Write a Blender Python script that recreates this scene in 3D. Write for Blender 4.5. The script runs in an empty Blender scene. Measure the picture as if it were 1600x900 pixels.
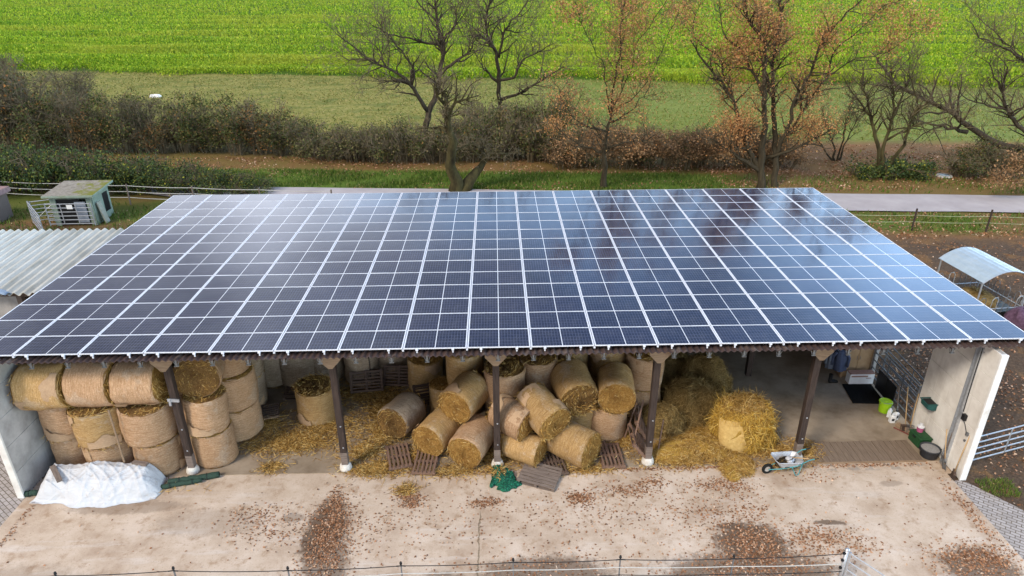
import bpy, bmesh, math, random
import numpy as np
from mathutils import Vector, Matrix, Euler

rnd = random.Random(7)
nr = np.random.RandomState(11)
R = math.radians
sc = bpy.context.scene
col = sc.collection

# ------------------------------------------------------------------ camera, sky, sun, exposure
cam_d = bpy.data.cameras.new('camera')
cam = bpy.data.objects.new('camera', cam_d)
col.objects.link(cam)
cam_d.sensor_width = 36.0
cam_d.lens = 1081.59 * 36.0 / 1600.0
cam_d.clip_start = 0.1
cam_d.clip_end = 3000
ax_r = Vector((0.99967463, -0.02509139, -0.00458953))
ax_d = Vector((-0.0148831, -0.42764164, -0.90382582))
ax_f = Vector((0.02071557, 0.90360005, -0.42787593))
m = Matrix.Identity(4)
for i in range(3):
    m[i][0] = ax_r[i]; m[i][1] = -ax_d[i]; m[i][2] = -ax_f[i]
m.translation = Vector((0.0, -17.45397, 14.50236))
cam.matrix_world = m
sc.camera = cam

SUN_EL, SUN_DIR = R(42), Vector((-0.72, -0.69, 0)).normalized()
world = bpy.data.worlds.new('World')
sc.world = world
world.use_nodes = True
wt = world.node_tree
wt.nodes.clear()
def wn(t, **k):
    n = wt.nodes.new(t)
    for a, b in k.items(): setattr(n, a, b)
    return n
w_out = wn('ShaderNodeOutputWorld'); w_bg = wn('ShaderNodeBackground')
w_sky = wn('ShaderNodeTexSky', sky_type='NISHITA', sun_disc=False)
w_sky.sun_elevation = SUN_EL
w_sky.sun_rotation = math.atan2(SUN_DIR.x, SUN_DIR.y)
w_sky.air_density = 1.2; w_sky.dust_density = 1.5
w_tc = wn('ShaderNodeTexCoord')
w_map = wn('ShaderNodeMapping'); w_map.inputs['Scale'].default_value = (1.0, 1.0, 2.0)
w_map.inputs['Location'].default_value = (3.1, 0.7, 0.0)
w_noise = wn('ShaderNodeTexNoise'); w_noise.inputs['Scale'].default_value = 2.6
w_noise.inputs['Detail'].default_value = 6; w_noise.inputs['Roughness'].default_value = 0.55
w_sep = wn('ShaderNodeSeparateXYZ')
w_ma = wn('ShaderNodeMath', operation='MULTIPLY_ADD'); w_ma.inputs[1].default_value = -0.55
w_mr = wn('ShaderNodeMapRange', interpolation_type='SMOOTHSTEP')
w_mr.inputs['From Min'].default_value = 0.34; w_mr.inputs['From Max'].default_value = 0.72
w_n2 = wn('ShaderNodeTexNoise'); w_n2.inputs['Scale'].default_value = 2.4; w_n2.inputs['Detail'].default_value = 4
w_ramp = wn('ShaderNodeMapRange')
w_ramp.inputs['From Min'].default_value = 0.36; w_ramp.inputs['From Max'].default_value = 0.66
w_ramp.inputs['To Min'].default_value = 4.2; w_ramp.inputs['To Max'].default_value = 14.0
w_comb = wn('ShaderNodeVectorMath', operation='SCALE'); w_comb.inputs[0].default_value = (0.95, 0.97, 1.06)
w_mix = wn('ShaderNodeMix', data_type='RGBA')
L = wt.links.new
L(w_tc.outputs['Generated'], w_map.inputs['Vector']); L(w_map.outputs['Vector'], w_noise.inputs['Vector'])
L(w_tc.outputs['Generated'], w_sep.inputs[0]); L(w_tc.outputs['Generated'], w_n2.inputs['Vector'])
L(w_sep.outputs['X'], w_ma.inputs[0]); L(w_noise.outputs['Fac'], w_ma.inputs[2])
L(w_ma.outputs[0], w_mr.inputs['Value'])
w_side = wn('ShaderNodeMath', operation='MULTIPLY_ADD'); w_side.inputs[1].default_value = 0.22
L(w_sep.outputs['X'], w_side.inputs[0]); L(w_n2.outputs['Fac'], w_side.inputs[2])
L(w_side.outputs[0], w_ramp.inputs['Value']); L(w_ramp.outputs[0], w_comb.inputs['Scale'])
L(w_mr.outputs[0], w_mix.inputs['Factor'])
w_sc = wn('ShaderNodeVectorMath', operation='SCALE'); w_sc.inputs['Scale'].default_value = 2.3
L(w_sky.outputs[0], w_sc.inputs[0]); L(w_sc.outputs[0], w_mix.inputs['A']); L(w_comb.outputs[0], w_mix.inputs['B'])
w_band = wn('ShaderNodeValToRGB'); w_e = w_band.color_ramp.elements
while len(w_e) < 5: w_e.new(0.5)
for w_q, (w_p, w_v) in zip(w_e, ((0.0, 1.45), (0.25, 1.55), (0.40, 0.5), (0.56, 0.42), (0.78, 1.1))):
    w_q.position = w_p; w_q.color = (w_v, w_v, w_v, 1)
w_wob = wn('ShaderNodeMath', operation='MULTIPLY_ADD'); w_wob.inputs[1].default_value = 0.35
w_off = wn('ShaderNodeMath', operation='SUBTRACT'); w_off.inputs[1].default_value = 0.175
L(w_noise.outputs['Fac'], w_wob.inputs[0]); L(w_sep.outputs['Z'], w_wob.inputs[2]); L(w_wob.outputs[0], w_off.inputs[0])
L(w_off.outputs[0], w_band.inputs[0])
w_half = wn('ShaderNodeMath', operation='MULTIPLY_ADD'); w_half.inputs[1].default_value = 0.5; w_half.inputs[2].default_value = 0.5
L(w_sep.outputs['X'], w_half.inputs[0])
w_east = wn('ShaderNodeValToRGB'); w_e = w_east.color_ramp.elements
while len(w_e) < 5: w_e.new(0.5)
for w_q, (w_p, w_v) in zip(w_e, ((0.0, 1.3), (0.33, 1.45), (0.48, 0.8), (0.65, 0.95), (0.78, 2.9))):
    w_q.position = w_p; w_q.color = (w_v, w_v, w_v, 1)
L(w_half.outputs[0], w_east.inputs[0])
w_f1 = wn('ShaderNodeVectorMath', operation='MULTIPLY'); w_f2 = wn('ShaderNodeVectorMath', operation='SCALE')
L(w_mix.outputs['Result'], w_f1.inputs[0]); L(w_band.outputs[0], w_f1.inputs[1])
L(w_f1.outputs[0], w_f2.inputs[0]); L(w_east.outputs[0], w_f2.inputs['Scale'])
L(w_f2.outputs[0], w_bg.inputs['Color']); L(w_bg.outputs[0], w_out.inputs['Surface'])
w_bg.inputs['Strength'].default_value = 0.105

sun_d = bpy.data.lights.new('sun', 'SUN')
sun = bpy.data.objects.new('sun', sun_d); col.objects.link(sun)
sun_d.energy = 2.5; sun_d.angle = R(14); sun_d.color = (1.0, 0.91, 0.78)
sdir = Vector((SUN_DIR.x * math.cos(SUN_EL), SUN_DIR.y * math.cos(SUN_EL), math.sin(SUN_EL)))
sun.rotation_euler = sdir.to_track_quat('Z', 'Y').to_euler()

vs = sc.view_settings
sc.display_settings.display_device = 'sRGB'
vs.view_transform = 'Standard'; vs.look = 'None'; vs.exposure = 0.28; vs.gamma = 1.0
vs.use_curve_mapping = False
sc.render.engine = 'CYCLES'
sc.cycles.use_denoising = True
sc.cycles.max_bounces = 6
sc.cycles.diffuse_bounces = 2

# ------------------------------------------------------------------ materials
def lerp3(a, b, t): return tuple(a[i] + (b[i] - a[i]) * t for i in range(3))

class NT:
    def __init__(self, name):
        self.m = bpy.data.materials.new(name); self.m.use_nodes = True
        self.t = self.m.node_tree
        self.b = self.t.nodes['Principled BSDF']
        self.out = self.t.nodes['Material Output']
        self._tc = None
    def n(self, t, **k):
        x = self.t.nodes.new(t)
        for a, b in k.items(): setattr(x, a, b)
        return x
    def l(self, a, b): self.t.links.new(a, b)
    def tc(self, which='Object'):
        if self._tc is None: self._tc = self.n('ShaderNodeTexCoord')
        return self._tc.outputs[which]
    def mapped(self, scale=(1, 1, 1), which='Object', rot=(0, 0, 0)):
        mp = self.n('ShaderNodeMapping')
        mp.inputs['Scale'].default_value = scale; mp.inputs['Rotation'].default_value = rot
        self.l(self.tc(which), mp.inputs['Vector']); return mp.outputs[0]
    def noise(self, scale, detail=5, rough=0.6, vec=None, dist=0.0):
        x = self.n('ShaderNodeTexNoise')
        x.inputs['Scale'].default_value = scale; x.inputs['Detail'].default_value = detail
        x.inputs['Roughness'].default_value = rough; x.inputs['Distortion'].default_value = dist
        self.l(vec if vec is not None else self.tc(), x.inputs['Vector'])
        return x.outputs['Fac']
    def ramp(self, fac, stops, interp='LINEAR'):
        r = self.n('ShaderNodeValToRGB'); e = r.color_ramp.elements
        r.color_ramp.interpolation = interp
        while len(e) < len(stops): e.new(0.5)
        for q, (p, c) in zip(e, stops):
            q.position = p; q.color = (*c, 1) if len(c) == 3 else c
        self.l(fac, r.inputs[0]); return r.outputs[0]
    def rng(self, v, a, b, c=0.0, d=1.0, smooth=True):
        x = self.n('ShaderNodeMapRange')
        if smooth: x.interpolation_type = 'SMOOTHSTEP'
        for k, q in zip(('From Min', 'From Max', 'To Min', 'To Max'), (a, b, c, d)): x.inputs[k].default_value = q
        self.l(v, x.inputs['Value']); return x.outputs[0]
    def math(self, op, a, b=None, c=None):
        x = self.n('ShaderNodeMath', operation=op)
        for i, q in enumerate((a, b, c)):
            if q is None: continue
            if isinstance(q, (int, float)): x.inputs[i].default_value = q
            else: self.l(q, x.inputs[i])
        return x.outputs[0]
    def mix(self, fac, a, b):
        x = self.n('ShaderNodeMix', data_type='RGBA')
        if isinstance(fac, (int, float)): x.inputs['Factor'].default_value = fac
        else: self.l(fac, x.inputs['Factor'])
        for k, q in (('A', a), ('B', b)):
            if isinstance(q, tuple): x.inputs[k].default_value = (*q[:3], 1)
            else: self.l(q, x.inputs[k])
        return x.outputs['Result']
    def color(self, c):
        if isinstance(c, tuple): self.b.inputs['Base Color'].default_value = (*c[:3], 1)
        else: self.l(c, self.b.inputs['Base Color'])
    def bump(self, h, strength=0.3, dist=0.02):
        x = self.n('ShaderNodeBump'); x.inputs['Strength'].default_value = strength
        x.inputs['Distance'].default_value = dist
        self.l(h, x.inputs['Height']); self.l(x.outputs[0], self.b.inputs['Normal'])
    def set(self, rough=0.8, metal=0.0, spec=0.3):
        self.b.inputs['Roughness'].default_value = rough; self.b.inputs['Metallic'].default_value = metal
        self.b.inputs['Specular IOR Level'].default_value = spec
        return self

def simple(name, c1, c2=None, scale=6.0, rough=0.8, metal=0.0, spec=0.3, bump=0.0, stretch=None, bdist=0.01, dirt=None):
    k = NT(name).set(rough, metal, spec)
    c2 = c2 or lerp3(c1, (0, 0, 0), 0.25)
    v = k.mapped(stretch) if stretch else None
    f = k.noise(scale, 6, 0.65, v)
    c = k.ramp(f, [(0.3, c2), (0.7, c1)])
    if dirt:
        g = k.rng(k.noise(scale * 0.35, 5, 0.7), 0.5, 0.72)
        c = k.mix(k.math('MULTIPLY', g, 0.7), c, dirt)
    k.color(c)
    if bump: k.bump(f, bump, bdist)
    return k.m

def foliage(name, stops, rough=0.75, trans=0.25):
    k = NT(name).set(rough, 0, 0.25)
    geo = k.n('ShaderNodeNewGeometry')
    c = k.ramp(geo.outputs['Random Per Island'], stops)
    k.color(c)
    if trans:
        tr = k.n('ShaderNodeBsdfTranslucent'); k.l(c, tr.inputs['Color'])
        mx = k.n('ShaderNodeMixShader'); mx.inputs[0].default_value = trans
        k.l(k.b.outputs[0], mx.inputs[1]); k.l(tr.outputs[0], mx.inputs[2]); k.l(mx.outputs[0], k.out.inputs['Surface'])
    return k.m

def wood(name, c1, c2, axis='X', rough=0.85, scale=5.0):
    st = {'X': (0.6, 9, 9), 'Y': (9, 0.6, 9), 'Z': (9, 9, 0.6)}[axis]
    return simple(name, c1, c2, scale, rough, 0, 0.2, 0.25, st, 0.006)

M = {}
M['dark_post'] = wood('dark_stained_post', (0.075, 0.052, 0.042), (0.022, 0.015, 0.013), 'Z', 0.7)
M['dark_timber'] = wood('dark_roof_timber', (0.09, 0.06, 0.045), (0.035, 0.024, 0.02), 'Y')
M['pale_timber'] = wood('pale_cut_timber', (0.36, 0.25, 0.16), (0.2, 0.13, 0.08), 'X')
M['grey_wood'] = wood('weathered_grey_wood', (0.26, 0.205, 0.17), (0.11, 0.08, 0.065), 'X')
M['brown_wood'] = wood('weathered_brown_wood', (0.17, 0.115, 0.085), (0.07, 0.045, 0.035), 'X')
M['red_wood'] = wood('reddish_pallet_wood', (0.27, 0.165, 0.115), (0.12, 0.07, 0.05), 'X')
M['plank'] = wood('plank_flooring', (0.26, 0.19, 0.135), (0.15, 0.105, 0.075), 'Y')
M['handle_wood'] = wood('tool_handle_wood', (0.55, 0.38, 0.2), (0.4, 0.25, 0.12), 'Z', 0.6)
M['white_pad'] = simple('whitewashed_concrete', (0.72, 0.68, 0.62), (0.5, 0.45, 0.38), 8, 0.9, bump=0.2)
M['shoe'] = simple('dull_zinc', (0.3, 0.29, 0.28), (0.17, 0.16, 0.15), 14, 0.7)
M['galv'] = simple('galvanised_steel', (0.55, 0.57, 0.6), (0.38, 0.4, 0.43), 14, 0.42, 0.6, 0.5)
M['alu'] = simple('silver_aluminium', (0.74, 0.75, 0.79), (0.66, 0.67, 0.72), 3, 0.4, 0.0, 0.5)
M['black_plastic'] = simple('black_plastic', (0.015, 0.015, 0.016), None, 8, 0.5)
M['rubber'] = simple('black_rubber', (0.012, 0.012, 0.012), (0.007, 0.007, 0.007), 30, 0.85, bump=0.3)
M['steel_grey'] = simple('dull_grey_steel', (0.22, 0.23, 0.24), (0.13, 0.13, 0.14), 10, 0.5, 0.4)
M['fence_white'] = simple('white_fence_tape', (0.58, 0.57, 0.53), (0.42, 0.4, 0.36), 20, 0.7)
M['fence_black'] = simple('black_fence_rope', (0.02, 0.02, 0.022), None, 20, 0.7)

def mat_concrete_wall(name, base, dark):
    k = NT(name).set(0.9, 0, 0.2)
    f = k.noise(1.6, 8, 0.62); g = k.noise(18, 4, 0.6)
    st = k.noise(1.0, 5, 0.7, k.mapped((2.5, 2.5, 0.25)))
    c = k.ramp(f, [(0.3, dark), (0.62, base)])
    c = k.mix(k.math('MULTIPLY', k.rng(st, 0.5, 0.75), 0.45), c, lerp3(dark, (0.2, 0.16, 0.12), 0.4))
    k.color(c); k.bump(g, 0.15, 0.006)
    return k.m
M['wall_pale'] = mat_concrete_wall('pale_concrete_wall', (0.82, 0.78, 0.72), (0.62, 0.57, 0.51))
M['wall_grey_and_shaded'] = mat_concrete_wall('grey_and_shaded_concrete_wall', (0.5, 0.47, 0.44), (0.3, 0.28, 0.26))  # darker concrete; on the left barn wall its shade is put into the colour
M['white_paint'] = simple('white_painted_wall_end', (0.85, 0.84, 0.82), (0.72, 0.7, 0.66), 3, 0.7, dirt=(0.5, 0.44, 0.36))

def mat_yard():
    k = NT('yard_concrete').set(0.88, 0, 0.2)
    big = k.noise(0.55, 8, 0.66); mid = k.noise(2.6, 8, 0.7); fine = k.noise(24, 4, 0.65)
    c = k.ramp(big, [(0.3, (0.37, 0.26, 0.18)), (0.5, (0.54, 0.42, 0.315)), (0.72, (0.68, 0.56, 0.455))])
    c = k.mix(k.rng(mid, 0.5, 0.7, 0, 0.75), c, (0.33, 0.21, 0.125))
    str_ = k.noise(1.0, 6, 0.7, k.mapped((0.35, 2.2, 1)))
    c = k.mix(k.rng(str_, 0.52, 0.7, 0, 0.5), c, (0.64, 0.56, 0.49))
    c = k.mix(k.rng(fine, 0.57, 0.7, 0, 0.6), c, (0.26, 0.16, 0.10))
    pos = k.n('ShaderNodeNewGeometry').outputs['Position']
    nz = k.n('ShaderNodeTexNoise'); nz.inputs['Scale'].default_value = 1.5; nz.inputs['Detail'].default_value = 7
    nz.inputs['Roughness'].default_value = 0.7
    wob = k.n('ShaderNodeVectorMath', operation='MULTIPLY_ADD')
    wob.inputs[1].default_value = (1.3, 1.3, 0); k.l(nz.outputs['Color'], wob.inputs[0]); k.l(pos, wob.inputs[2])
    off = k.n('ShaderNodeVectorMath', operation='SUBTRACT'); off.inputs[1].default_value = (0.65, 0.65, 0)
    k.l(wob.outputs[0], off.inputs[0])
    tot = None; edge = k.math('SUBTRACT', k.noise(4.5, 6, 0.75), 0.5)
    for (x, y, rx, ry, w) in [(-4.85, -2.65, 0.52, 1.25, 1.0), (-4.6, -3.9, 0.55, 1.3, .75), (6.9, -3.5, 0.95, 0.75, 1.0), (6.6, -4.5, 2.2, 0.7, .8),
                              (1.2, -4.4, 1.6, 0.62, .8), (-1.6, -4.6, .7, .35, .7), (12.5, -4.3, 0.9, 0.6, 0.9), (9.3, -2.75, 0.4, 0.09, .9), (6.6, -2.85, .45, .14, 1.0),
                              (-10.9, -1.5, 1.6, .22, .45), (-8.2, -2.2, 1.4, .5, .28), (-5.9, -2.1, .3, .2, .5), (-12.5, -4.6, 2.5, .9, .3), (11.8, -1.2, .3, .12, .4)]:
        d = k.n('ShaderNodeVectorMath', operation='SUBTRACT'); d.inputs[1].default_value = (x, y, 0); k.l(off.outputs[0], d.inputs[0])
        s = k.n('ShaderNodeVectorMath', operation='MULTIPLY'); s.inputs[1].default_value = (1 / rx, 1 / ry, 0); k.l(d.outputs[0], s.inputs[0])
        ln = k.n('ShaderNodeVectorMath', operation='LENGTH'); k.l(s.outputs[0], ln.inputs[0])
        f = k.rng(k.math('MULTIPLY_ADD', edge, 1.5, ln.outputs['Value']), 1.3, 0.8, 0, w)
        tot = f if tot is None else k.math('MAXIMUM', tot, f)
    c = k.mix(k.math('MULTIPLY', tot, 0.9), c, k.ramp(fine, [(0.3, (0.07, 0.042, 0.026)), (0.7, (0.15, 0.095, 0.06))]))
    # repair patches along the barn threshold, right bay
    sx = k.n('ShaderNodeSeparateXYZ'); k.l(pos, sx.inputs[0])
    band = k.math('MULTIPLY', k.rng(sx.outputs['Y'], -0.62, -0.5), k.math('MULTIPLY', k.rng(sx.outputs['X'], 9.6, 10.0), k.rng(sx.outputs['X'], 13.6, 13.3)))
    pt = k.rng(k.noise(2.3, 4, 0.6), 0.52, 0.54)
    c = k.mix(k.math('MULTIPLY', k.math('MULTIPLY', band, pt), 0.55), c, (0.26, 0.24, 0.215))
    # a long crack
    cn = k.noise(1.3, 5, 0.7)
    cx = k.math('ADD', k.math('SUBTRACT', sx.outputs['X'], -0.62), k.math('MULTIPLY', k.math('SUBTRACT', cn, 0.5), 0.3))
    cr = k.math('MULTIPLY', k.rng(k.math('ABSOLUTE', cx), 0.03, 0.012), k.rng(sx.outputs['Y'], -1.9, -2.2))
    c = k.mix(k.math('MULTIPLY', cr, 0.75), c, (0.16, 0.12, 0.07))
    k.color(c); k.bump(fine, 0.2, 0.006)
    return k.m

def mat_floor():
    k = NT('barn_floor_concrete').set(0.9, 0, 0.2)
    big = k.noise(0.9, 7, 0.65); fine = k.noise(30, 4, 0.6)
    c = k.ramp(big, [(0.32, (0.20, 0.145, 0.095)), (0.6, (0.34, 0.265, 0.19))])
    c = k.mix(k.rng(fine, 0.55, 0.8, 0, 0.4), c, (0.25, 0.18, 0.1))
    k.color(c); k.bump(fine, 0.15, 0.005)
    return k.m

def mat_ground():
    k = NT('soil_and_grass').set(0.95, 0, 0.1)
    pos = k.n('ShaderNodeNewGeometry').outputs['Position']
    sx = k.n('ShaderNodeSeparateXYZ'); k.l(pos, sx.inputs[0])
    X, Yc = sx.outputs['X'], sx.outputs['Y']
    big = k.noise(0.12, 7, 0.65); mid = k.noise(0.9, 7, 0.7); fine = k.noise(9, 5, 0.7); vf = k.noise(32, 3, 0.7)
    u0 = k.math('MULTIPLY_ADD', X, 0.077, Yc)
    wb = k.math('MULTIPLY', k.math('SUBTRACT', mid, 0.5), 3.2)
    u = k.math('ADD', u0, wb)
    dirt = k.ramp(fine, [(0.3, (0.045, 0.03, 0.02)), (0.55, (0.095, 0.063, 0.042)), (0.75, (0.17, 0.11, 0.07))])
    litter = k.ramp(vf, [(0.3, (0.06, 0.034, 0.014)), (0.5, (0.19, 0.098, 0.04)), (0.72, (0.36, 0.21, 0.09))])
    grass = k.ramp(fine, [(0.3, (0.05, 0.085, 0.012)), (0.6, (0.1, 0.15, 0.022)), (0.8, (0.17, 0.19, 0.05))])
    meadow = k.ramp(k.noise(2.2, 6, 0.75), [(0.3, (0.08, 0.095, 0.016)), (0.47, (0.19, 0.185, 0.04)), (0.6, (0.30, 0.245, 0.085)), (0.75, (0.40, 0.30, 0.14))])
    meadow = k.mix(k.rng(k.noise(0.28, 6, 0.7, k.mapped((1, 2.0, 1))), 0.47, 0.62, 0, 0.65), meadow, k.ramp(k.noise(3.0, 5, 0.7), [(0.3, (0.04, 0.07, 0.012)), (0.7, (0.12, 0.155, 0.035))]))
    meadow = k.mix(k.math('MULTIPLY', k.rng(X, -10, 14), 0.6), meadow, k.ramp(k.noise(3.5, 5, 0.7), [(0.3, (0.06, 0.105, 0.014)), (0.55, (0.14, 0.2, 0.03)), (0.75, (0.24, 0.24, 0.07))]))
    under = k.ramp(fine, [(0.3, (0.045, 0.034, 0.014)), (0.6, (0.10, 0.078, 0.026)), (0.8, (0.17, 0.11, 0.05))])
    crop = k.ramp(mid, [(0.3, (0.035, 0.07, 0.006)), (0.7, (0.075, 0.13, 0.01))])
    c = dirt
    c = k.mix(k.rng(mid, 0.5, 0.62, 0, 0.7), c, litter)
    c = k.mix(k.math('MULTIPLY', k.rng(u, 19.5, 22.0), 0.85), c, litter)
    gl = k.math('MULTIPLY', k.rng(u0, 21.2, 22.5), k.rng(big, 0.4, 0.6, 0.25, 0.95))
    c = k.mix(gl, c, grass)
    # far verge: grass on the left and middle, leaves on the right
    right = k.rng(X, 14, 22)
    vg = k.mix(k.math('MULTIPLY', right, 0.75), grass, litter)
    c = k.mix(k.rng(u, 28.6, 29.6), c, vg)
    c = k.mix(k.math('MULTIPLY', k.rng(u, 33.0, 34.6), k.rng(big, 0.35, 0.6, 0.95, 0.6)), c, litter)
    c = k.mix(k.rng(u, 37.5, 39.5), c, k.mix(right, under, litter))
    c = k.mix(k.rng(u, 43.0, 46.0), c, meadow)
    v = k.math('ADD', k.math('MULTIPLY_ADD', X, 0.165, Yc), k.math('MULTIPLY', wb, 0.3))
    c = k.mix(k.rng(v, 79.2, 80.6), c, crop)
    left = k.math('MULTIPLY', k.rng(X, -17, -19.5), k.rng(u0, 21.0, 19.0))
    gsh = k.math('MULTIPLY', k.math('MULTIPLY', k.rng(X, -16, -18), k.rng(Yc, 17, 20)), k.rng(big, 0.42, 0.6, 0.05, 0.6))
    gsh = k.math('MULTIPLY', gsh, k.rng(u0, 29, 27))
    c = k.mix(gsh, c, k.ramp(fine, [(0.3, (0.06, 0.08, 0.015)), (0.7, (0.14, 0.13, 0.04))]))
    k.color(c); k.bump(fine, 0.5, 0.05)
    return k.m

def mat_road():
    k = NT('lane_asphalt').set(0.9, 0, 0.2)
    f = k.noise(0.6, 6, 0.6); g = k.noise(26, 4, 0.6)
    c = k.ramp(f, [(0.3, (0.33, 0.29, 0.285)), (0.7, (0.42, 0.375, 0.365))])
    c = k.mix(k.rng(g, 0.6, 0.8, 0, 0.4), c, (0.25, 0.19, 0.16))
    k.color(c); return k.m

def mat_paving():
    k = NT('brick_paving').set(0.9, 0, 0.2)
    br = k.n('ShaderNodeTexBrick'); br.offset = 0.5; br.squash = 1
    br.inputs['Scale'].default_value = 1.0; br.inputs['Mortar Size'].default_value = 0.012
    br.inputs['Brick Width'].default_value = 0.24; br.inputs['Row Height'].default_value = 0.12
    br.inputs['Color1'].default_value = (0.42, 0.37, 0.34, 1); br.inputs['Color2'].default_value = (0.33, 0.29, 0.265, 1)
    br.inputs['Mortar'].default_value = (0.13, 0.1, 0.075, 1)
    k.l(k.mapped((1, 1, 1), rot=(0, 0, R(38))), br.inputs['Vector'])
    c = k.mix(k.rng(k.noise(1.2, 6, 0.7), 0.5, 0.7, 0, 0.5), br.outputs['Color'], (0.3, 0.24, 0.18))
    k.color(c); return k.m

def mat_cells():
    k = NT('solar_cells').set(0.13, 0, 0.5)
    k.b.inputs['IOR'].default_value = 2.0; k.b.inputs['Specular Tint'].default_value = (0.72, 0.86, 1.0, 1)
    uv = k.tc('UV')
    sx = k.n('ShaderNodeSeparateXYZ'); k.l(uv, sx.inputs[0])
    def line(sock, n, w):
        f = k.math('FRACT', k.math('MULTIPLY', sock, float(n)))
        d = k.math('ABSOLUTE', k.math('SUBTRACT', f, 0.5))
        return k.math('GREATER_THAN', d, 0.5 - w)
    lx = line(sx.outputs['X'], 20, 0.075); ly = line(sx.outputs['Y'], 6, 0.045)
    bus = k.math('MULTIPLY', line(sx.outputs['Y'], 54, 0.10), 0.35)
    ln = k.math('MAXIMUM', k.math('MAXIMUM', lx, ly), bus)
    mid = k.math('LESS_THAN', k.math('ABSOLUTE', k.math('SUBTRACT', sx.outputs['X'], 0.5)), 0.0068)
    oi = k.n('ShaderNodeObjectInfo')
    cell = k.ramp(oi.outputs['Random'], [(0.0, (0.006, 0.007, 0.022)), (0.5, (0.008, 0.009, 0.028)), (1.0, (0.013, 0.013, 0.036))])
    dust = k.rng(k.noise(3.0, 6, 0.7), 0.35, 0.8, 0.0, 0.08)
    c = k.mix(ln, cell, (0.07, 0.075, 0.12))
    c = k.mix(mid, c, (0.72, 0.73, 0.77))
    c = k.mix(dust, c, (0.34, 0.32, 0.31))
    wn4 = k.n('ShaderNodeTexNoise', noise_dimensions='4D'); wn4.inputs['Scale'].default_value = 3.4; wn4.inputs['Detail'].default_value = 2
    k.l(k.tc(), wn4.inputs['Vector']); k.l(k.math('MULTIPLY', oi.outputs['Random'], 60.0), wn4.inputs['W'])
    spot = k.math('GREATER_THAN', wn4.outputs['Fac'], 0.795)
    c = k.mix(spot, c, (0.5, 0.46, 0.4))
    k.color(c)
    r = k.math('MULTIPLY_ADD', k.noise(2.0, 4, 0.6), 0.05, 0.055)
    k.l(r, k.b.inputs['Roughness'])
    return k.m

def mat_wrap(name, pale, dark):
    k = NT(name).set(0.85, 0, 0.2)
    oi = k.n('ShaderNodeObjectInfo')
    rings = k.noise(3.0, 5, 0.6, k.mapped((14, 1.0, 1.0)))
    mott = k.noise(2.6, 7, 0.7); fine = k.noise(38, 4, 0.75, k.mapped((1.0, 0.35, 0.35)))
    net = k.n('ShaderNodeTexVoronoi'); net.inputs['Scale'].default_value = 34; k.l(k.mapped((1.0, 0.7, 0.7)), net.inputs['Vector'])
    c = k.ramp(rings, [(0.34, dark), (0.52, lerp3(dark, pale, 0.7)), (0.68, pale)])
    c = k.mix(k.rng(mott, 0.42, 0.68, 0, 0.5), c, lerp3(dark, (0.22, 0.13, 0.05), 0.5))
    c = k.mix(k.rng(fine, 0.5, 0.72, 0, 0.55), c, lerp3(pale, (0.9, 0.8, 0.62), 0.4))
    c = k.mix(k.rng(net.outputs['Distance'], 0.35, 0.7, 0, 0.4), c, dark)
    pat = k.rng(k.noise(1.5, 6, 0.75), 0.53, 0.62, 0, 0.6)
    c = k.mix(pat, c, k.ramp(fine, [(0.3, lerp3(dark, (0.25, 0.2, 0.15), 0.6)), (0.7, lerp3(pale, (0.72, 0.6, 0.47), 0.6))]))
    hsv = k.n('ShaderNodeHueSaturation'); k.l(c, hsv.inputs['Color'])
    k.l(k.rng(oi.outputs['Random'], 0, 1, 0.74, 1.14, False), hsv.inputs['Value'])
    k.color(hsv.outputs[0]); k.bump(k.math('ADD', rings, fine), 0.55, 0.02)
    return k.m
def mat_straw_end(name, a, b, c_):
    k = NT(name).set(0.9, 0, 0.15)
    f = k.noise(9, 7, 0.8, None, 1.4); g = k.noise(36, 5, 0.8, None, 2.2); h = k.noise(2.0, 4, 0.6)
    c = k.ramp(f, [(0.3, a), (0.5, b), (0.7, c_)])
    c = k.mix(k.rng(g, 0.5, 0.62, 0, 0.75), c, lerp3(c_, (0.8, 0.6, 0.3), 0.3))
    c = k.mix(k.rng(g, 0.45, 0.33, 0, 0.8), c, lerp3(a, (0, 0, 0), 0.4))
    c = k.mix(k.rng(h, 0.45, 0.7, 0, 0.45), c, a)
    k.color(c); k.bump(k.math('ADD', f, g), 1.0, 0.05)
    return k.m
M['net_flap'] = simple('pale_torn_net', (0.55, 0.38, 0.235), (0.33, 0.2, 0.11), 14, 0.8, bump=.6, stretch=(8, 1, 1))
M['wrap_tan'] = mat_wrap('net_wrap_tan', (0.60, 0.39, 0.235), (0.30, 0.165, 0.08))
M['wrap_gold'] = mat_wrap('net_wrap_gold', (0.60, 0.385, 0.17), (0.31, 0.175, 0.06))
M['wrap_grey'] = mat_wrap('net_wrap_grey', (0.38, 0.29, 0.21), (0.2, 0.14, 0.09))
M['end_gold'] = mat_straw_end('cut_straw_gold', (0.18, 0.075, 0.016), (0.42, 0.215, 0.05), (0.62, 0.37, 0.11))
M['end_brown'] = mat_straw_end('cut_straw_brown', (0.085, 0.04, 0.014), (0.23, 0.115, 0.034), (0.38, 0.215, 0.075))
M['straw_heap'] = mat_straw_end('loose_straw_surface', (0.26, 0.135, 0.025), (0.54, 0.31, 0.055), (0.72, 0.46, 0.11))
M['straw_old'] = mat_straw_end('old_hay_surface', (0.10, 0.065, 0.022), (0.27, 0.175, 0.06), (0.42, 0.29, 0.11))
M['straw_bits'] = foliage('straw_strands', [(0, (0.17, 0.085, 0.02)), (0.4, (0.42, 0.235, 0.055)), (0.8, (0.6, 0.38, 0.115)), (1, (0.7, 0.52, 0.24))], 0.7, 0.1)
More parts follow.
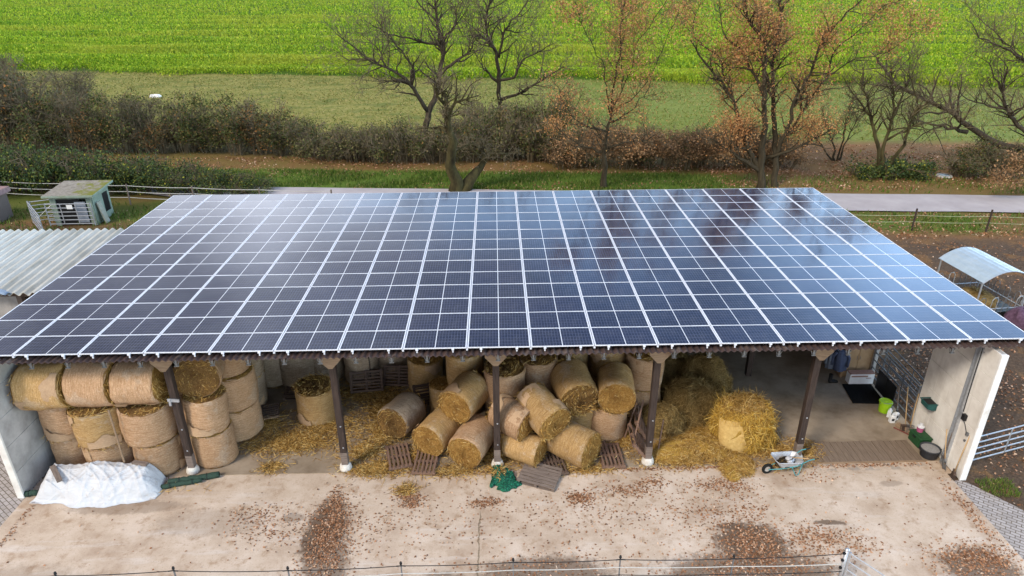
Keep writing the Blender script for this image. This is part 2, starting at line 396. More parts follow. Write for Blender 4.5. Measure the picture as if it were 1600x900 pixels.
M['straw_yellow'] = foliage('yellow_straw_strands', [(0, (0.22, 0.11, 0.02)), (0.35, (0.52, 0.30, 0.045)), (0.8, (0.74, 0.47, 0.09)), (1, (0.82, 0.62, 0.22))], 0.6, 0.1)
M['hay_bits'] = foliage('hay_strands', [(0, (0.12, 0.075, 0.025)), (0.5, (0.30, 0.195, 0.065)), (1, (0.48, 0.33, 0.13))], 0.8, 0.1)
M['leaf_litter'] = foliage('fallen_leaf', [(0, (0.11, 0.05, 0.022)), (0.35, (0.25, 0.11, 0.05)), (0.7, (0.39, 0.195, 0.10)), (0.92, (0.5, 0.31, 0.19)), (1, (0.64, 0.46, 0.33))], 0.75, 0.0)
M['oak_leaf'] = foliage('brown_oak_leaf', [(0, (0.2, 0.085, 0.03)), (0.4, (0.46, 0.205, 0.07)), (0.8, (0.62, 0.31, 0.12)), (1, (0.66, 0.42, 0.18))], 0.7, 0.3)
M['oak_leaf_low'] = foliage('russet_oak_leaf', [(0, (0.10, 0.06, 0.025)), (0.5, (0.29, 0.16, 0.075)), (1, (0.46, 0.28, 0.14))], 0.7, 0.25)
M['hedge_leaf'] = foliage('hedge_leaf', [(0, (0.022, 0.034, 0.008)), (0.4, (0.065, 0.085, 0.02)), (0.7, (0.125, 0.135, 0.034)), (0.88, (0.18, 0.13, 0.045)), (1, (0.28, 0.14, 0.04))], 0.75, 0.15)
M['hedge_leaf_red'] = foliage('rust_hedge_leaf', [(0, (0.025, 0.028, 0.01)), (0.45, (0.07, 0.07, 0.022)), (0.7, (0.13, 0.09, 0.035)), (0.9, (0.24, 0.10, 0.03)), (1, (0.38, 0.17, 0.04))], 0.75, 0.15)
M['ivy_leaf'] = foliage('green_shrub_leaf', [(0, (0.02, 0.03, 0.01)), (0.45, (0.045, 0.075, 0.02)), (0.8, (0.09, 0.13, 0.03)), (0.95, (0.2, 0.2, 0.03)), (1, (0.42, 0.36, 0.03))], 0.6, 0.15)
M['yellow_leaf'] = foliage('yellow_shrub_leaf', [(0, (0.06, 0.08, 0.015)), (0.4, (0.16, 0.17, 0.025)), (0.75, (0.45, 0.36, 0.03)), (1, (0.68, 0.52, 0.04))], 0.6, 0.2)
M['bramble_leaf'] = foliage('bramble_leaf', [(0, (0.05, 0.06, 0.016)), (0.4, (0.11, 0.12, 0.034)), (0.8, (0.19, 0.16, 0.06)), (1, (0.26, 0.18, 0.085))], 0.75, 0.15)
def mat_crop(name, stops):
    k = NT(name).set(0.6, 0, 0.25)
    geo = k.n('ShaderNodeNewGeometry'); c = k.ramp(geo.outputs['Random Per Island'], stops)
    c = k.mix(k.rng(k.noise(0.045, 5, 0.65, k.mapped((0.5, 1.6, 1))), 0.46, 0.62, 0, 0.75), c, (0.40, 0.42, 0.04))
    c = k.mix(k.rng(k.noise(0.11, 5, 0.7, k.mapped((0.35, 2.2, 1))), 0.52, 0.66, 0, 0.55), c, (0.08, 0.17, 0.01))
    k.color(c)
    tr = k.n('ShaderNodeBsdfTranslucent'); k.l(c, tr.inputs['Color'])
    mx = k.n('ShaderNodeMixShader'); mx.inputs[0].default_value = 0.35
    k.l(k.b.outputs[0], mx.inputs[1]); k.l(tr.outputs[0], mx.inputs[2]); k.l(mx.outputs[0], k.out.inputs['Surface'])
    return k.m
M['crop'] = mat_crop('crop_leaf', [(0, (0.09, 0.18, 0.008)), (0.4, (0.21, 0.35, 0.013)), (0.8, (0.36, 0.49, 0.022)), (1, (0.58, 0.60, 0.06))])
M['grass'] = foliage('grass_blade', [(0, (0.045, 0.085, 0.01)), (0.5, (0.1, 0.17, 0.02)), (0.9, (0.18, 0.22, 0.04)), (1, (0.28, 0.24, 0.1))], 0.7, 0.25)
M['dry_grass'] = foliage('dry_meadow_blade', [(0, (0.08, 0.11, 0.016)), (0.5, (0.2, 0.2, 0.045)), (1, (0.40, 0.31, 0.12))], 0.8, 0.2)
M['bark'] = simple('grey_brown_bark', (0.095, 0.075, 0.05), (0.034, 0.026, 0.02), 3, 0.95, 0, 0.1, 0.6, (3, 3, 0.5), 0.03)
M['bark_moss'] = simple('mossy_bark', (0.10, 0.085, 0.035), (0.022, 0.017, 0.011), 1.3, 0.95, 0, 0.1, 0.6, (2, 2, 0.7), 0.03)
M['bark_dark'] = simple('dark_oak_bark', (0.075, 0.06, 0.036), (0.025, 0.02, 0.014), 3, 0.95, 0, 0.1, 0.6, (3, 3, 0.5), 0.03)
M['twig'] = simple('grey_twig', (0.19, 0.15, 0.09), (0.09, 0.07, 0.042), 4, 0.95)
M['twig_dark'] = simple('brown_twig', (0.17, 0.125, 0.072), (0.08, 0.06, 0.036), 4, 0.95)
M['yard'] = mat_yard(); M['floor'] = mat_floor(); M['ground'] = mat_ground(); M['road'] = mat_road(); M['paving'] = mat_paving()
M['cells'] = mat_cells()

# ------------------------------------------------------------------ mesh helpers
class MB:
    def __init__(self): self.v = []; self.f = []; self.mi = []
    def add(self, vs, fs, mi=0):
        o = len(self.v); self.v += [tuple(q) for q in vs]
        self.f += [tuple(o + i for i in q) for q in fs]; self.mi += [mi] * len(fs)
        return self
    def box(self, c, s, rot=None, mi=0, taper=1.0):
        x, y, z = s[0] / 2, s[1] / 2, s[2] / 2
        vs = [Vector((sx * x * (taper if sz > 0 else 1), sy * y * (taper if sz > 0 else 1), sz * z)) for sz in (-1, 1) for sx, sy in ((-1, -1), (1, -1), (1, 1), (-1, 1))]
        if rot is not None:
            rm = rot if isinstance(rot, Matrix) else Euler(rot).to_matrix()
            vs = [rm @ q for q in vs]
        c = Vector(c)
        return self.add([q + c for q in vs], [(3, 2, 1, 0), (4, 5, 6, 7), (0, 1, 5, 4), (1, 2, 6, 5), (2, 3, 7, 6), (3, 0, 4, 7)], mi)
    def tube(self, pts, rad, n=6, mi=0, cap=True):
        pts = [Vector(q) for q in pts]
        if not isinstance(rad, (list, tuple)): rad = [rad] * len(pts)
        o = len(self.v); u = None
        for i, q in enumerate(pts):
            a = pts[max(i - 1, 0)]; b = pts[min(i + 1, len(pts) - 1)]
            t = b - a
            if t.length < 1e-9: t = Vector((0, 0, 1))
            t.normalize()
            if u is None:
                u = t.orthogonal().normalized()
            else:
                u = u - t * u.dot(t)
                if u.length < 1e-6: u = t.orthogonal()
                u.normalize()
            w = t.cross(u); r = rad[i]
            for j in range(n):
                an = 2 * math.pi * j / n
                e = q + u * (r * math.cos(an)) + w * (r * math.sin(an))
                self.v.append((e.x, e.y, e.z))
        for i in range(len(pts) - 1):
            for j in range(n):
                k = (j + 1) % n
                self.f.append((o + i * n + j, o + i * n + k, o + (i + 1) * n + k, o + (i + 1) * n + j)); self.mi.append(mi)
        if cap:
            self.f.append(tuple(o + j for j in range(n - 1, -1, -1))); self.mi.append(mi)
            e = o + (len(pts) - 1) * n
            self.f.append(tuple(e + j for j in range(n))); self.mi.append(mi)
        return self
    def lathe(self, prof, n=24, mat4=None, mi=0, wob=0.0, seed=0):
        # profile of (radius, height) turned round Z
        rr = random.Random(seed); o = len(self.v)
        for (r, z) in prof:
            for j in range(n):
                a = 2 * math.pi * j / n
                q = r * (1 + (rr.uniform(-wob, wob) if wob else 0))
                e = Vector((q * math.cos(a), q * math.sin(a), z))
                if mat4 is not None: e = mat4 @ e
                self.v.append((e.x, e.y, e.z))
        for i in range(len(prof) - 1):
            for j in range(n):
                k = (j + 1) % n
                self.f.append((o + i * n + j, o + i * n + k, o + (i + 1) * n + k, o + (i + 1) * n + j)); self.mi.append(mi)
        return self
    def prism(self, out, y0, y1, mi=0):      # outline in XZ, extruded along Y
        n = len(out)
        vs = [(x, y0, z) for x, z in out] + [(x, y1, z) for x, z in out]
        fs = [tuple(range(n)), tuple(range(2 * n - 1, n - 1, -1))]
        for i in range(n):
            k = (i + 1) % n; fs.append((k, i, n + i, n + k))
        return self.add(vs, fs, mi)
    def build(self, name, mats, parent=None, loc=None, smooth=False, bevel=0.0, rot=None):
        me = bpy.data.meshes.new(name)
        me.from_pydata(self.v, [], self.f)
        mats = mats if isinstance(mats, (list, tuple)) else [mats]
        for q in mats: me.materials.append(q)
        if len(mats) > 1: me.polygons.foreach_set('material_index', self.mi)
        if smooth: me.polygons.foreach_set('use_smooth', [True] * len(me.polygons))
        me.update()
        o = bpy.data.objects.new(name, me); col.objects.link(o)
        if parent is not None: o.parent = parent
        if loc is not None: o.location = loc
        if rot is not None: o.rotation_euler = rot
        if bevel:
            b = o.modifiers.new('bevel', 'BEVEL'); b.width = bevel; b.segments = 2; b.limit_method = 'ANGLE'
        return o

def polys(name, V, k, mat, parent=None, loc=None):
    """V: (N*k,3) array; N separate k-sided faces"""
    V = np.asarray(V, dtype=np.float32).reshape(-1, 3); n = len(V) // k
    me = bpy.data.meshes.new(name)
    me.vertices.add(len(V)); me.vertices.foreach_set('co', V.ravel())
    me.loops.add(n * k); me.loops.foreach_set('vertex_index', np.arange(n * k, dtype=np.int32))
    me.polygons.add(n); me.polygons.foreach_set('loop_start', np.arange(0, n * k, k, dtype=np.int32))
    me.materials.append(mat); me.update(calc_edges=True); me.validate()
    o = bpy.data.objects.new(name, me); col.objects.link(o)
    if parent is not None: o.parent = parent
    if loc is not None: o.location = loc
    return o

def unit(a): return a / np.maximum(np.linalg.norm(a, axis=-1, keepdims=True), 1e-9)
def rand_dirs(n, rs): return unit(rs.normal(size=(n, 3)))

def leaf_quads(P, size, rs, flat=0.0, aspect=0.6):
    """leaf-shaped quads round points P; flat 0..1 pulls the leaves level"""
    n = len(P); size = np.broadcast_to(np.asarray(size, dtype=float), (n,)) * rs.uniform(0.7, 1.3, n)
    nm = rand_dirs(n, rs); nm[:, :2] *= (1 - flat); nm = unit(nm)
    t = unit(np.cross(nm, rand_dirs(n, rs))); b = np.cross(nm, t)
    h = (size * 0.5)[:, None]
    q = np.stack([P - t * h, P + b * h * aspect + nm * h * 0.15, P + t * h, P - b * h * aspect + nm * h * 0.15], 1)
    return q.reshape(-1, 3)

def strand_quads(P, D, length, width, rs, bend=0.3):
    """thin bent strands: two quads each, from P along D"""
    n = len(P); length = np.broadcast_to(np.asarray(length, float), (n,)) * rs.uniform(0.5, 1.3, n)
    D = unit(D); s = unit(np.cross(D, rand_dirs(n, rs))) * (np.broadcast_to(np.asarray(width, float), (n,)) / 2)[:, None]
    mid = P + D * (length * 0.5)[:, None] + rs.normal(size=(n, 3)) * (length * bend * 0.15)[:, None]
    end = P + D * length[:, None] + rs.normal(size=(n, 3)) * (length * bend * 0.4)[:, None]
    q = np.stack([P - s, P + s, mid + s, mid - s, mid - s, mid + s, end + s * .4, end - s * .4], 1)
    return q.reshape(-1, 3)

def tag(o, label=None, cat=None, group=None, kind=None):
    if label: o['label'] = label
    if cat: o['category'] = cat
    if group: o['group'] = group
    if kind: o['kind'] = kind
    return o
def thing(name, label, cat, loc=(0, 0, 0), rz=0.0, group=None, rot=None):
    o = bpy.data.objects.new(name, None); col.objects.link(o)
    o.location = loc; o.rotation_euler = rot if rot is not None else (0, 0, rz)
    o.empty_display_size = 0.2
    return tag(o, label, cat, group)
def copy_tree(o, parent=None):
    c = o.copy(); col.objects.link(c); c.parent = parent
    for ch in list(o.children): copy_tree(ch, c)
    return c
ORD = 'first second third fourth fifth sixth seventh eighth ninth tenth eleventh twelfth thirteenth fourteenth fifteenth sixteenth seventeenth'.split()

# ------------------------------------------------------------------ setting: ground, lane, yard, floor
def sheet(name, pts, z, mat):
    b = MB(); b.add([(x, y, z) for x, y in pts], [tuple(range(len(pts)))])
    return tag(b.build(name, mat), kind='structure')
g = MB()
gx = np.concatenate([[-1500, -600], np.linspace(-300, 300, 121), [600, 1500]]); gy = np.concatenate([[-200], np.linspace(-60, 320, 77), [800, 2200]])
gv = []
grs = np.random.RandomState(3)
for y in gy:
    for x in gx:
        z = 0.0
        if y > 24 and abs(x) < 290 and y < 310: z = grs.uniform(-0.06, 0.06)
        gv.append((x, y, z - 0.012))
nx = len(gx)
g.add(gv, [(j * nx + i, j * nx + i + 1, (j + 1) * nx + i + 1, (j + 1) * nx + i) for j in range(len(gy) - 1) for i in range(nx - 1)])
tag(g.build('ground', M['ground'], smooth=True), kind='structure')

rb = MB()       # the lane: a slightly cambered sheet of its own
N = 120
for i in range(N + 1):
    x = -160 + 320 * i / N
    y1 = 29.06 - 0.077 * x + rnd.uniform(-.07, .07); y0 = 25.5 - 0.077 * x + rnd.uniform(-.07, .07)
    bend = 0.022 * min(17.0, max(0.0, -15 - x)) ** 2
    y0 += bend; y1 += bend
    rb.v += [(x, y0, 0.075), (x, (y0 + y1) / 2, 0.115), (x, y1, 0.075)]
for i in range(N):
    a = i * 3
    for d in (0, 1): rb.f.append((a + d, a + 3 + d, a + 4 + d, a + 1 + d)); rb.mi.append(0)
tag(rb.build('road', M['road']), kind='structure')

sheet('yard_concrete', [(-14.25, -14), (13.9, -14), (13.9, -0.8), (14.09, -0.8), (14.09, -0.2), (-14.25, -0.2)], 0.004, M['yard'])
sheet('paving_right', [(13.9, -14), (18.4, -14), (18.4, -6.8), (14.28, -1.22), (14.09, -1.12), (13.9, -1.12)], 0.003, M['paving'])
sheet('paving_left', [(-24, -14), (-14.25, -14), (-14.25, 1.5), (-24, 1.5)], 0.003, M['paving'])
fl = MB(); fl.box((-0.06, 6.8, -0.02), (28.3, 14.0, 0.09))
tag(fl.build('barn_floor', M['floor'], bevel=0.012), kind='structure')

# ------------------------------------------------------------------ the barn
AL = -0.0104
ZE, YE, X0, MW, MH, NC, NR = 4.7823, -0.7398, -15.1184, 1.78, 1.06, 17, 14
def roof_z(y): return ZE + (y - YE) * math.tan(AL)
barn = thing('open_barn', 'long open fronted barn with concrete walls, dark posts and brown corrugated roof', 'barn', (0, 0, 0))
corr = simple('brown_corrugated_sheet', (0.085, 0.052, 0.046), (0.04, 0.026, 0.023), 5, 0.8, bump=0.2, dirt=(0.2, 0.17, 0.15))
cs = MB(); pitch = 0.177; per = 8
nxs = int((NC * MW + 0.3) / pitch * per)
ya, yb = YE - 0.13, YE + NR * MH + 0.2
for k_, off in ((0, 0.0), (1, -0.012)):
    for y in (ya, yb):
        for i in range(nxs + 1):
            x = X0 - 0.15 + i * pitch / per
            cs.v.append((x, y, roof_z(y) - 0.19 + off + 0.026 * math.cos(2 * math.pi * i / per)))
n1 = nxs + 1
for i in range(nxs):
    cs.f += [(i, i + 1, n1 + i + 1, n1 + i), (2 * n1 + i + 1, 2 * n1 + i, 3 * n1 + i, 3 * n1 + i + 1), (i + 1, i, 2 * n1 + i, 2 * n1 + i + 1)]
    cs.mi += [0] * 3
cs.build('roof', corr, barn)
# rails the panels are clamped to
for i in range(NC + 1):
    pass
def wall(name, x0, x1, y0, y1, h, mat, endmat=None):
    b = MB(); z = 0.0
    for i in range(5):
        z1 = min(z + 0.9, h)
        n = max(1, int(round((y1 - y0) / 2.45)))
        for j in range(n):
            a = y0 + (y1 - y0) * j / n; c = y0 + (y1 - y0) * (j + 1) / n
            b.box(((x0 + x1) / 2, (a + c) / 2, (z + z1) / 2), (x1 - x0, c - a - 0.02, z1 - z - 0.02))
        z = z1
        if z >= h: break
    b.box(((x0 + x1) / 2, (y0 + y1) / 2, h / 2), (x1 - x0 - 0.03, y1 - y0 - 0.03, h - 0.02))
    w = b.build(name, mat, barn, bevel=0.004)
    return w
wl = wall('wall', -14.46, -14.28, -0.98, 13.9, 4.45, M['wall_grey_and_shaded']); wl['label'] = 'panelled left barn wall with shade painted into its grey'
wr = wall('wall', 14.10, 14.27, -1.06, 1.66, 4.45, M['wall_pale']); wr['label'] = 'pale right wall with white front edge'
b = MB(); b.box((14.185, -1.09, 2.22), (0.2, 0.07, 4.44)); b.build('wall_end', M['white_paint'], wr, bevel=0.01)
b = MB(); b.box((-14.37, -1.01, 2.22), (0.2, 0.07, 4.44)); b.build('wall_end', M['wall_pale'], wl, bevel=0.01)
w2 = wall('wall', 14.10, 14.27, 4.6, 13.9, 4.45, M['wall_grey_and_shaded'])
bb = MB()
for i in range(118):
    bb.box((-14.2 + i * 0.24, 13.95, 2.2), (0.225, 0.03, 4.4))
bb.build('back_wall', M['brown_wood'], barn)
# posts with pale worn feet, concrete pads and gusset plates
PX = [-9.64, -4.865, -0.09, 4.684, 9.459]
for i, px in enumerate(PX):
    b = MB(); b.box((px, 0, 2.12), (0.2, 0.2, 3.8)); p = b.build('post', M['dark_post'], barn, bevel=0.012)
    b = MB(); b.box((px, 0, 0.45), (0.206, 0.206, 0.5)); b.build('worn_foot', M['grey_wood'], p, bevel=0.01)
    b = MB(); b.lathe([(0.0, 0.0), (0.19, 0.0), (0.2, 0.06), (0.175, 0.17), (0.15, 0.22), (0.0, 0.22)], 14, Matrix.Translation((px, -0.02, 0.02)))
    b.build('concrete_pad', M['white_pad'], p, smooth=True)
    b = MB(); b.prism([(px - 0.31, 4.3), (px - 0.31, 4.14), (px - 0.06, 3.86), (px + 0.06, 3.86), (px + 0.31, 4.14), (px + 0.31, 4.3)], -0.26, -0.12)
    b.build('gusset', M['pale_timber'], p)
    b = MB(); b.box((px, 7.0, 4.15), (0.16, 13.6, 0.3)); b.build('girder', M['dark_timber'], barn)
    for yy in (4.7, 9.3):
        b = MB(); b.box((px, yy, 2.12), (0.2, 0.2, 3.8)); b.build('post', M['dark_post'], barn)
    if i == 0:
        b = MB(); b.box((px, -0.125, 2.78), (0.34, 0.03, 0.1), (0, 0.1, 0)); b.box((px - .1, -0.14, 2.72), (0.06, 0.05, 0.22)); b.build('bracket', M['galv'], p)
    b = MB()
    for zz in (0.9, 1.7): b.lathe([(0, 0), (.028, 0), (.022, .012), (0, .014)], 8, Matrix.Translation((px + .02, -0.1, zz)) @ Matrix.Rotation(R(90), 4, 'X'))
    b.build('bolt', M['galv'], p)
for k_ in range(29):
    x = -14.2 + k_ * 1.013
    b = MB(); b.box((x, 6.75, 4.40), (0.07, 14.3, 0.28)); r_ = b.build('rafter', M['dark_timber'], barn)
    b = MB(); b.box((x, -0.412, 4.3), (0.05, 0.03, 0.32)); b.box((x, -0.42, 4.145), (0.13, 0.05, 0.025)); b.box((x + .05, -0.39, 4.2), (0.015, 0.03, 0.17), (0, .35, 0)); b.box((x - .05, -0.39, 4.2), (0.015, 0.03, 0.17), (0, -.35, 0))
    b.build('rafter_shoe', M['shoe'], r_)
for yy in (0.15, 2.5, 5, 7.5, 10, 12.5):
    b = MB(); b.box((0, yy, 4.565), (28.6, 0.06, 0.05)); b.build('purlin', M['dark_timber'], barn)
# steel channel and cable on the right wall
b = MB(); b.box((14.07, -0.3, 2.2), (0.06, 0.13, 4.4)); b.box((14.05, -0.22, 2.2), (0.1, 0.02, 4.4)); b.box((14.05, -0.38, 2.2), (0.1, 0.02, 4.4))
b.build('steel_channel', M['galv'], wr)
b = MB(); b.tube([(14.03, -0.42, 4.3), (14.02, -0.44, 3.4), (14.03, -0.45, 2.6), (14.03, -0.47, 2.1)], 0.014, 5)
b.tube([(14.04, -0.57, 1.86), (14.02, -0.7, 1.8), (14.03, -0.82, 1.62), (14.03, -0.85, 1.5)], 0.012, 5); b.build('power_cable', M['black_plastic'], wr)
b = MB(); b.box((14.05, -0.55, 1.95), (0.1, 0.14, 0.2)); b.box((14.0, -0.55, 1.93), (0.03, 0.09, 0.1)); b.build('socket_box', M['black_plastic'], wr, bevel=0.01)
b = MB(); b.box((14.06, -0.85, 1.55), (0.07, 0.08, 0.1)); b.box((14.06, -0.83, 1.3), (0.05, 0.05, 0.06)); b.build('switch', M['steel_grey'], wr, bevel=0.008)

# ------------------------------------------------------------------ solar panels
PW, PH, PT = 1.752, 1.042, 0.036
def solar_panel():
    b = MB(); b.add([(-PW / 2 + .024, -PH / 2 + .01, 0.0305), (PW / 2 - .024, -PH / 2 + .01, 0.0305), (PW / 2 - .024, PH / 2 - .01, 0.0305), (-PW / 2 + .024, PH / 2 - .01, 0.0305)], [(0, 1, 2, 3)])
    root = b.build('solar_panel', M['cells'])
    uv = root.data.uv_layers.new(name='UVMap')
    for li, q in enumerate(((0, 0), (1, 0), (1, 1), (0, 1))): uv.data[li].uv = q
    f = MB()
    f.box((0, -PH / 2 + .0055, PT / 2), (PW, 0.011, PT)); f.box((0, PH / 2 - .0055, PT / 2), (PW, 0.011, PT))
    f.box((-PW / 2 + .015, 0, PT / 2), (0.03, PH - .028, PT)); f.box((PW / 2 - .015, 0, PT / 2), (0.03, PH - .028, PT))
    f.box((0, 0, 0.012), (PW - .08, PH - .04, 0.01))
    f.build('frame', M['alu'], root)
    return root
proto = solar_panel()
for j in range(NR):
    for i in range(NC):
        o = proto if (i == 0 and j == 0) else copy_tree(proto)
        y = YE + (j + 0.5) * MH * math.cos(AL)
        o.location = (X0 + (i + 0.5) * MW, y, roof_z(y) - PT)
        o.rotation_euler = (AL + rnd.gauss(0, R(0.16)), rnd.gauss(0, R(0.16)), 0)
        a = 'front row' if j == 0 else ('back row' if j == NR - 1 else ORD[j] + ' row from eave')
        c = 'leftmost' if i == 0 else ('rightmost' if i == NC - 1 else ORD[i] + ' from left')
        tag(o, 'dark blue solar panel, %s in the %s' % (c, a), 'solar panel', 'solar panels on the barn roof')
# rails and clamps (parts of the barn roof)
for i in range(NC + 1):
    x = X0 + i * MW
    b = MB(); b.box((x, YE + NR * MH / 2, roof_z(YE + NR * MH / 2) - 0.075), (0.05, NR * MH, 0.05), (AL, 0, 0))
    b.build('mounting_rail', M['alu'], barn)
for i in range(NC):
    for s in (0.22, 0.78):
        b = MB(); b.box((X0 + (i + s) * MW, YE - 0.03, ZE - 0.03), (0.07, 0.05, 0.05)); b.box((X0 + (i + s) * MW, YE - 0.015, ZE - 0.09), (0.035, 0.03, 0.1))
        b.build('panel_clamp', M['alu'], barn)

# ------------------------------------------------------------------ bales
def bale_variant(name, wrapm, endm, seed, fuzz=260, rough_end=0.03):
    """axis along local X, radius 0.7, length 1.3"""
    rs = np.random.RandomState(seed); rr, hl = 0.70, 0.65
    root = bpy.data.objects.new(name, None); col.objects.link(root); root.empty_display_size = 0.2
    nseg = 40
    prof = [(rr * .93, -hl), (rr * .985, -hl * .93), (rr, -hl * .8)] + [(rr * (1.0 + 0.012 * math.sin(6 * t + seed)), hl * t) for t in (-.55, -.3, 0, .3, .55)] + [(rr, hl * .8), (rr * .985, hl * .93), (rr * .93, hl)]
    b = MB(); ph = rs.uniform(0, 6.28, 8)
    for (r, x) in prof:
        for j in range(nseg):
            a = 2 * math.pi * j / nseg
            q = r * (1 + 0.026 * math.sin(2 * a + ph[0]) + 0.018 * math.sin(3 * a + ph[1] + 2 * x) + 0.011 * math.sin(7 * a + ph[2] + 5 * x) + 0.02 * math.sin(2.2 * x + ph[3]) * math.cos(a + ph[4]) + rs.normal() * 0.006)
            b.v.append((x + rs.normal() * 0.006, q * math.cos(a), q * math.sin(a)))
    for i in range(len(prof) - 1):
        for j in range(nseg):
            k2 = (j + 1) % nseg; b.f.append((i * nseg + j, (i + 1) * nseg + j, (i + 1) * nseg + k2, i * nseg + k2)); b.mi.append(0)
    b.build('net_wrap', wrapm, root, smooth=True)
    for fl_ in range(2 if seed in (1, 3, 4) else 1):
        w = MB(); a0 = rs.uniform(0, 6.28); nw, nh = 14, 8; sgn = 1 if fl_ else -1
        for i in range(nw + 1):
            for j in range(nh + 1):
                a = a0 + 1.25 * i / nw; rag = .05 * math.sin(9 * a + seed) + rs.uniform(-.02, .02)
                x = sgn * (hl * .97 - (.34 + .12 * math.sin(4 * a + seed) + rag) * j / nh)
                q = rr * (1.018 + .03 * (j / nh) ** 2 * abs(math.sin(7 * a)) + .02 * math.sin(3 * a + seed) + .012 * rs.uniform(0, 1))
                w.v.append((x, q * math.cos(a), q * math.sin(a)))
        for i in range(nw):
            for j in range(nh): w.f.append((i * (nh + 1) + j, (i + 1) * (nh + 1) + j, (i + 1) * (nh + 1) + j + 1, i * (nh + 1) + j + 1)); w.mi.append(0)
        w.build('torn_net', M['net_flap'], root, smooth=True)
    for s in (-1, 1):
        e = MB(); rings = [1.0, .9, .78, .64, .5, .36, .22, .1]
        for ri, q in enumerate(rings):
            for j in range(nseg):
                a = 2 * math.pi * j / nseg
                e.v.append((s * (hl - 0.015 + 0.045 * (1 - q ** 3)) + rs.normal() * (0 if ri == 0 else rough_end * .6), q * rr * .955 * math.cos(a), q * rr * .955 * math.sin(a)))
        for i in range(len(rings) - 1):
            for j in range(nseg):
                k2 = (j + 1) % nseg
                f = (i * nseg + j, (i + 1) * nseg + j, (i + 1) * nseg + k2, i * nseg + k2)
                e.f.append(f if s < 0 else f[::-1]); e.mi.append(0)
        f = tuple((len(rings) - 1) * nseg + j for j in range(nseg)); e.f.append(f if s > 0 else f[::-1]); e.mi.append(0)
        n = fuzz; a = rs.uniform(0, 2 * math.pi, n); q = rr * np.sqrt(rs.uniform(0.02, 1.0, n))
        P = np.stack([np.full(n, s * (hl + .01)), q * np.cos(a), q * np.sin(a)], 1)
        D = np.stack([np.full(n, s * 0.35), -np.sin(a), np.cos(a)], 1) + rs.normal(size=(n, 3)) * .45
        V = strand_quads(P, D, 0.16, 0.016, rs, .6)
        e.add(V.tolist(), [(i, i + 1, i + 2, i + 3) for i in range(0, len(V), 4)], 1)
        e.build('straw_end', [endm, M['straw_bits']], root, smooth=True)
    return root
BV = {'tan': bale_variant('hay_bale', M['wrap_tan'], M['end_gold'], 1), 'tan2': bale_variant('hay_bale', M['wrap_tan'], M['end_brown'], 2),
      'gold': bale_variant('hay_bale', M['wrap_gold'], M['end_gold'], 3), 'gold2': bale_variant('hay_bale', M['wrap_gold'], M['end_brown'], 4, 500, 0.05),
      'grey': bale_variant('hay_bale', M['wrap_grey'], M['end_brown'], 5)}
used = set()
GL, GM, GB = 'round bales stacked by the left wall', 'round bales heaped in the middle bays', 'round bales standing in the dark back rows'
def bale(kind, c, ang, D, Ln, label, group, tilt=0.0, tilt2=0.0):
    """ang None: standing on end; else heading of the axis in degrees"""
    o = BV[kind] if kind not in used else copy_tree(BV[kind]); used.add(kind)
    o.scale = (Ln / 1.3, D / 1.4, D / 1.4)
    o.location = c
    spin = rnd.uniform(0, 360)
    if ang is None:
        rm = Euler((0, 0, R(spin))).to_matrix() @ Euler((R(tilt2), R(-90 + tilt), 0)).to_matrix()
    else:
        rm = Euler((0, 0, R(ang))).to_matrix() @ Euler((0, R(tilt), 0)).to_matrix() @ Euler((R(spin), 0, 0)).to_matrix()
    rm = Euler((R(rnd.gauss(0, 1.6)), R(rnd.gauss(0, 1.6)), 0)).to_matrix() @ rm
    o.scale = (o.scale[0] * rnd.uniform(.96, 1.04), o.scale[1] * rnd.uniform(.95, 1.02), o.scale[2] * rnd.uniform(.95, 1.02))
    o.rotation_euler = rm.to_euler()
    tag(o, label, 'hay bale', group)
H = 1.22
# left stack: four columns along the front
S = 'standing tan bale'
bale('tan', (-13.48, .72, .64), None, 1.42, H, 'tan standing bale on the floor nearest the left wall, behind the white tarp', GL)
bale('tan2', (-13.48, .66, 1.88), None, 1.42, H, 'standing bale in the middle tier nearest the left wall', GL, 1)
bale('tan', (-12.16, .34, .64), None, 1.44, H, 'standing bale on the floor behind the middle of the white tarp', GL)
bale('gold2', (-12.2, .26, 1.90), None, 1.5, H, 'shaggy topped standing bale in the middle tier, second from left wall', GL, 2)
bale('tan', (-10.72, .32, .64), None, 1.42, H, 'standing bale on the floor beside the right end of the white tarp', GL)
bale('tan2', (-10.76, .3, 1.88), None, 1.5, H, 'standing bale with brown top in middle tier, third from left wall', GL, -1)
bale('tan', (-9.14, .70, .64), None, 1.31, H, 'standing bale on the floor directly behind the leftmost post', GL)
bale('tan2', (-9.16, .71, 1.88), None, 1.33, H, 'standing bale with brown open top just behind the leftmost post', GL, 1)
bale('gold', (-13.42, .25, 3.16), 2, 1.4, 1.36, 'bale lying on its side on top of the stack, nearest the left wall', GL)
bale('tan', (-12.0, .3, 3.19), -3, 1.38, 1.28, 'bale lying on its side on top, second from the left wall', GL)
bale('tan', (-10.72, .3, 3.17), 4, 1.36, 1.24, 'bale lying on its side on top, third from the left wall', GL)
bale('tan2', (-9.2, 1.0, 3.18), -80, 1.44, 1.25, 'bale lying end on at the top, behind the head of the leftmost post', GL)
bale('tan', (-8.8, 2.05, .64), None, 1.42, H, 'floor bale second back on the right side of the left stack', GL)
bale('tan', (-8.78, 2.03, 1.88), None, 1.44, H, 'middle tier bale second back on the right side of the left stack', GL)
bale('tan2', (-8.8, 2.1, 3.12), None, 1.42, H, 'top tier bale second back on the right side of the left stack', GL)
bale('tan', (-10.06, 1.62, .64), None, 1.25, H, 'floor bale in the gap behind the leftmost post', GL)
bale('tan2', (-10.06, 1.6, 1.88), None, 1.27, H, 'middle tier bale in the gap behind the leftmost post', GL)
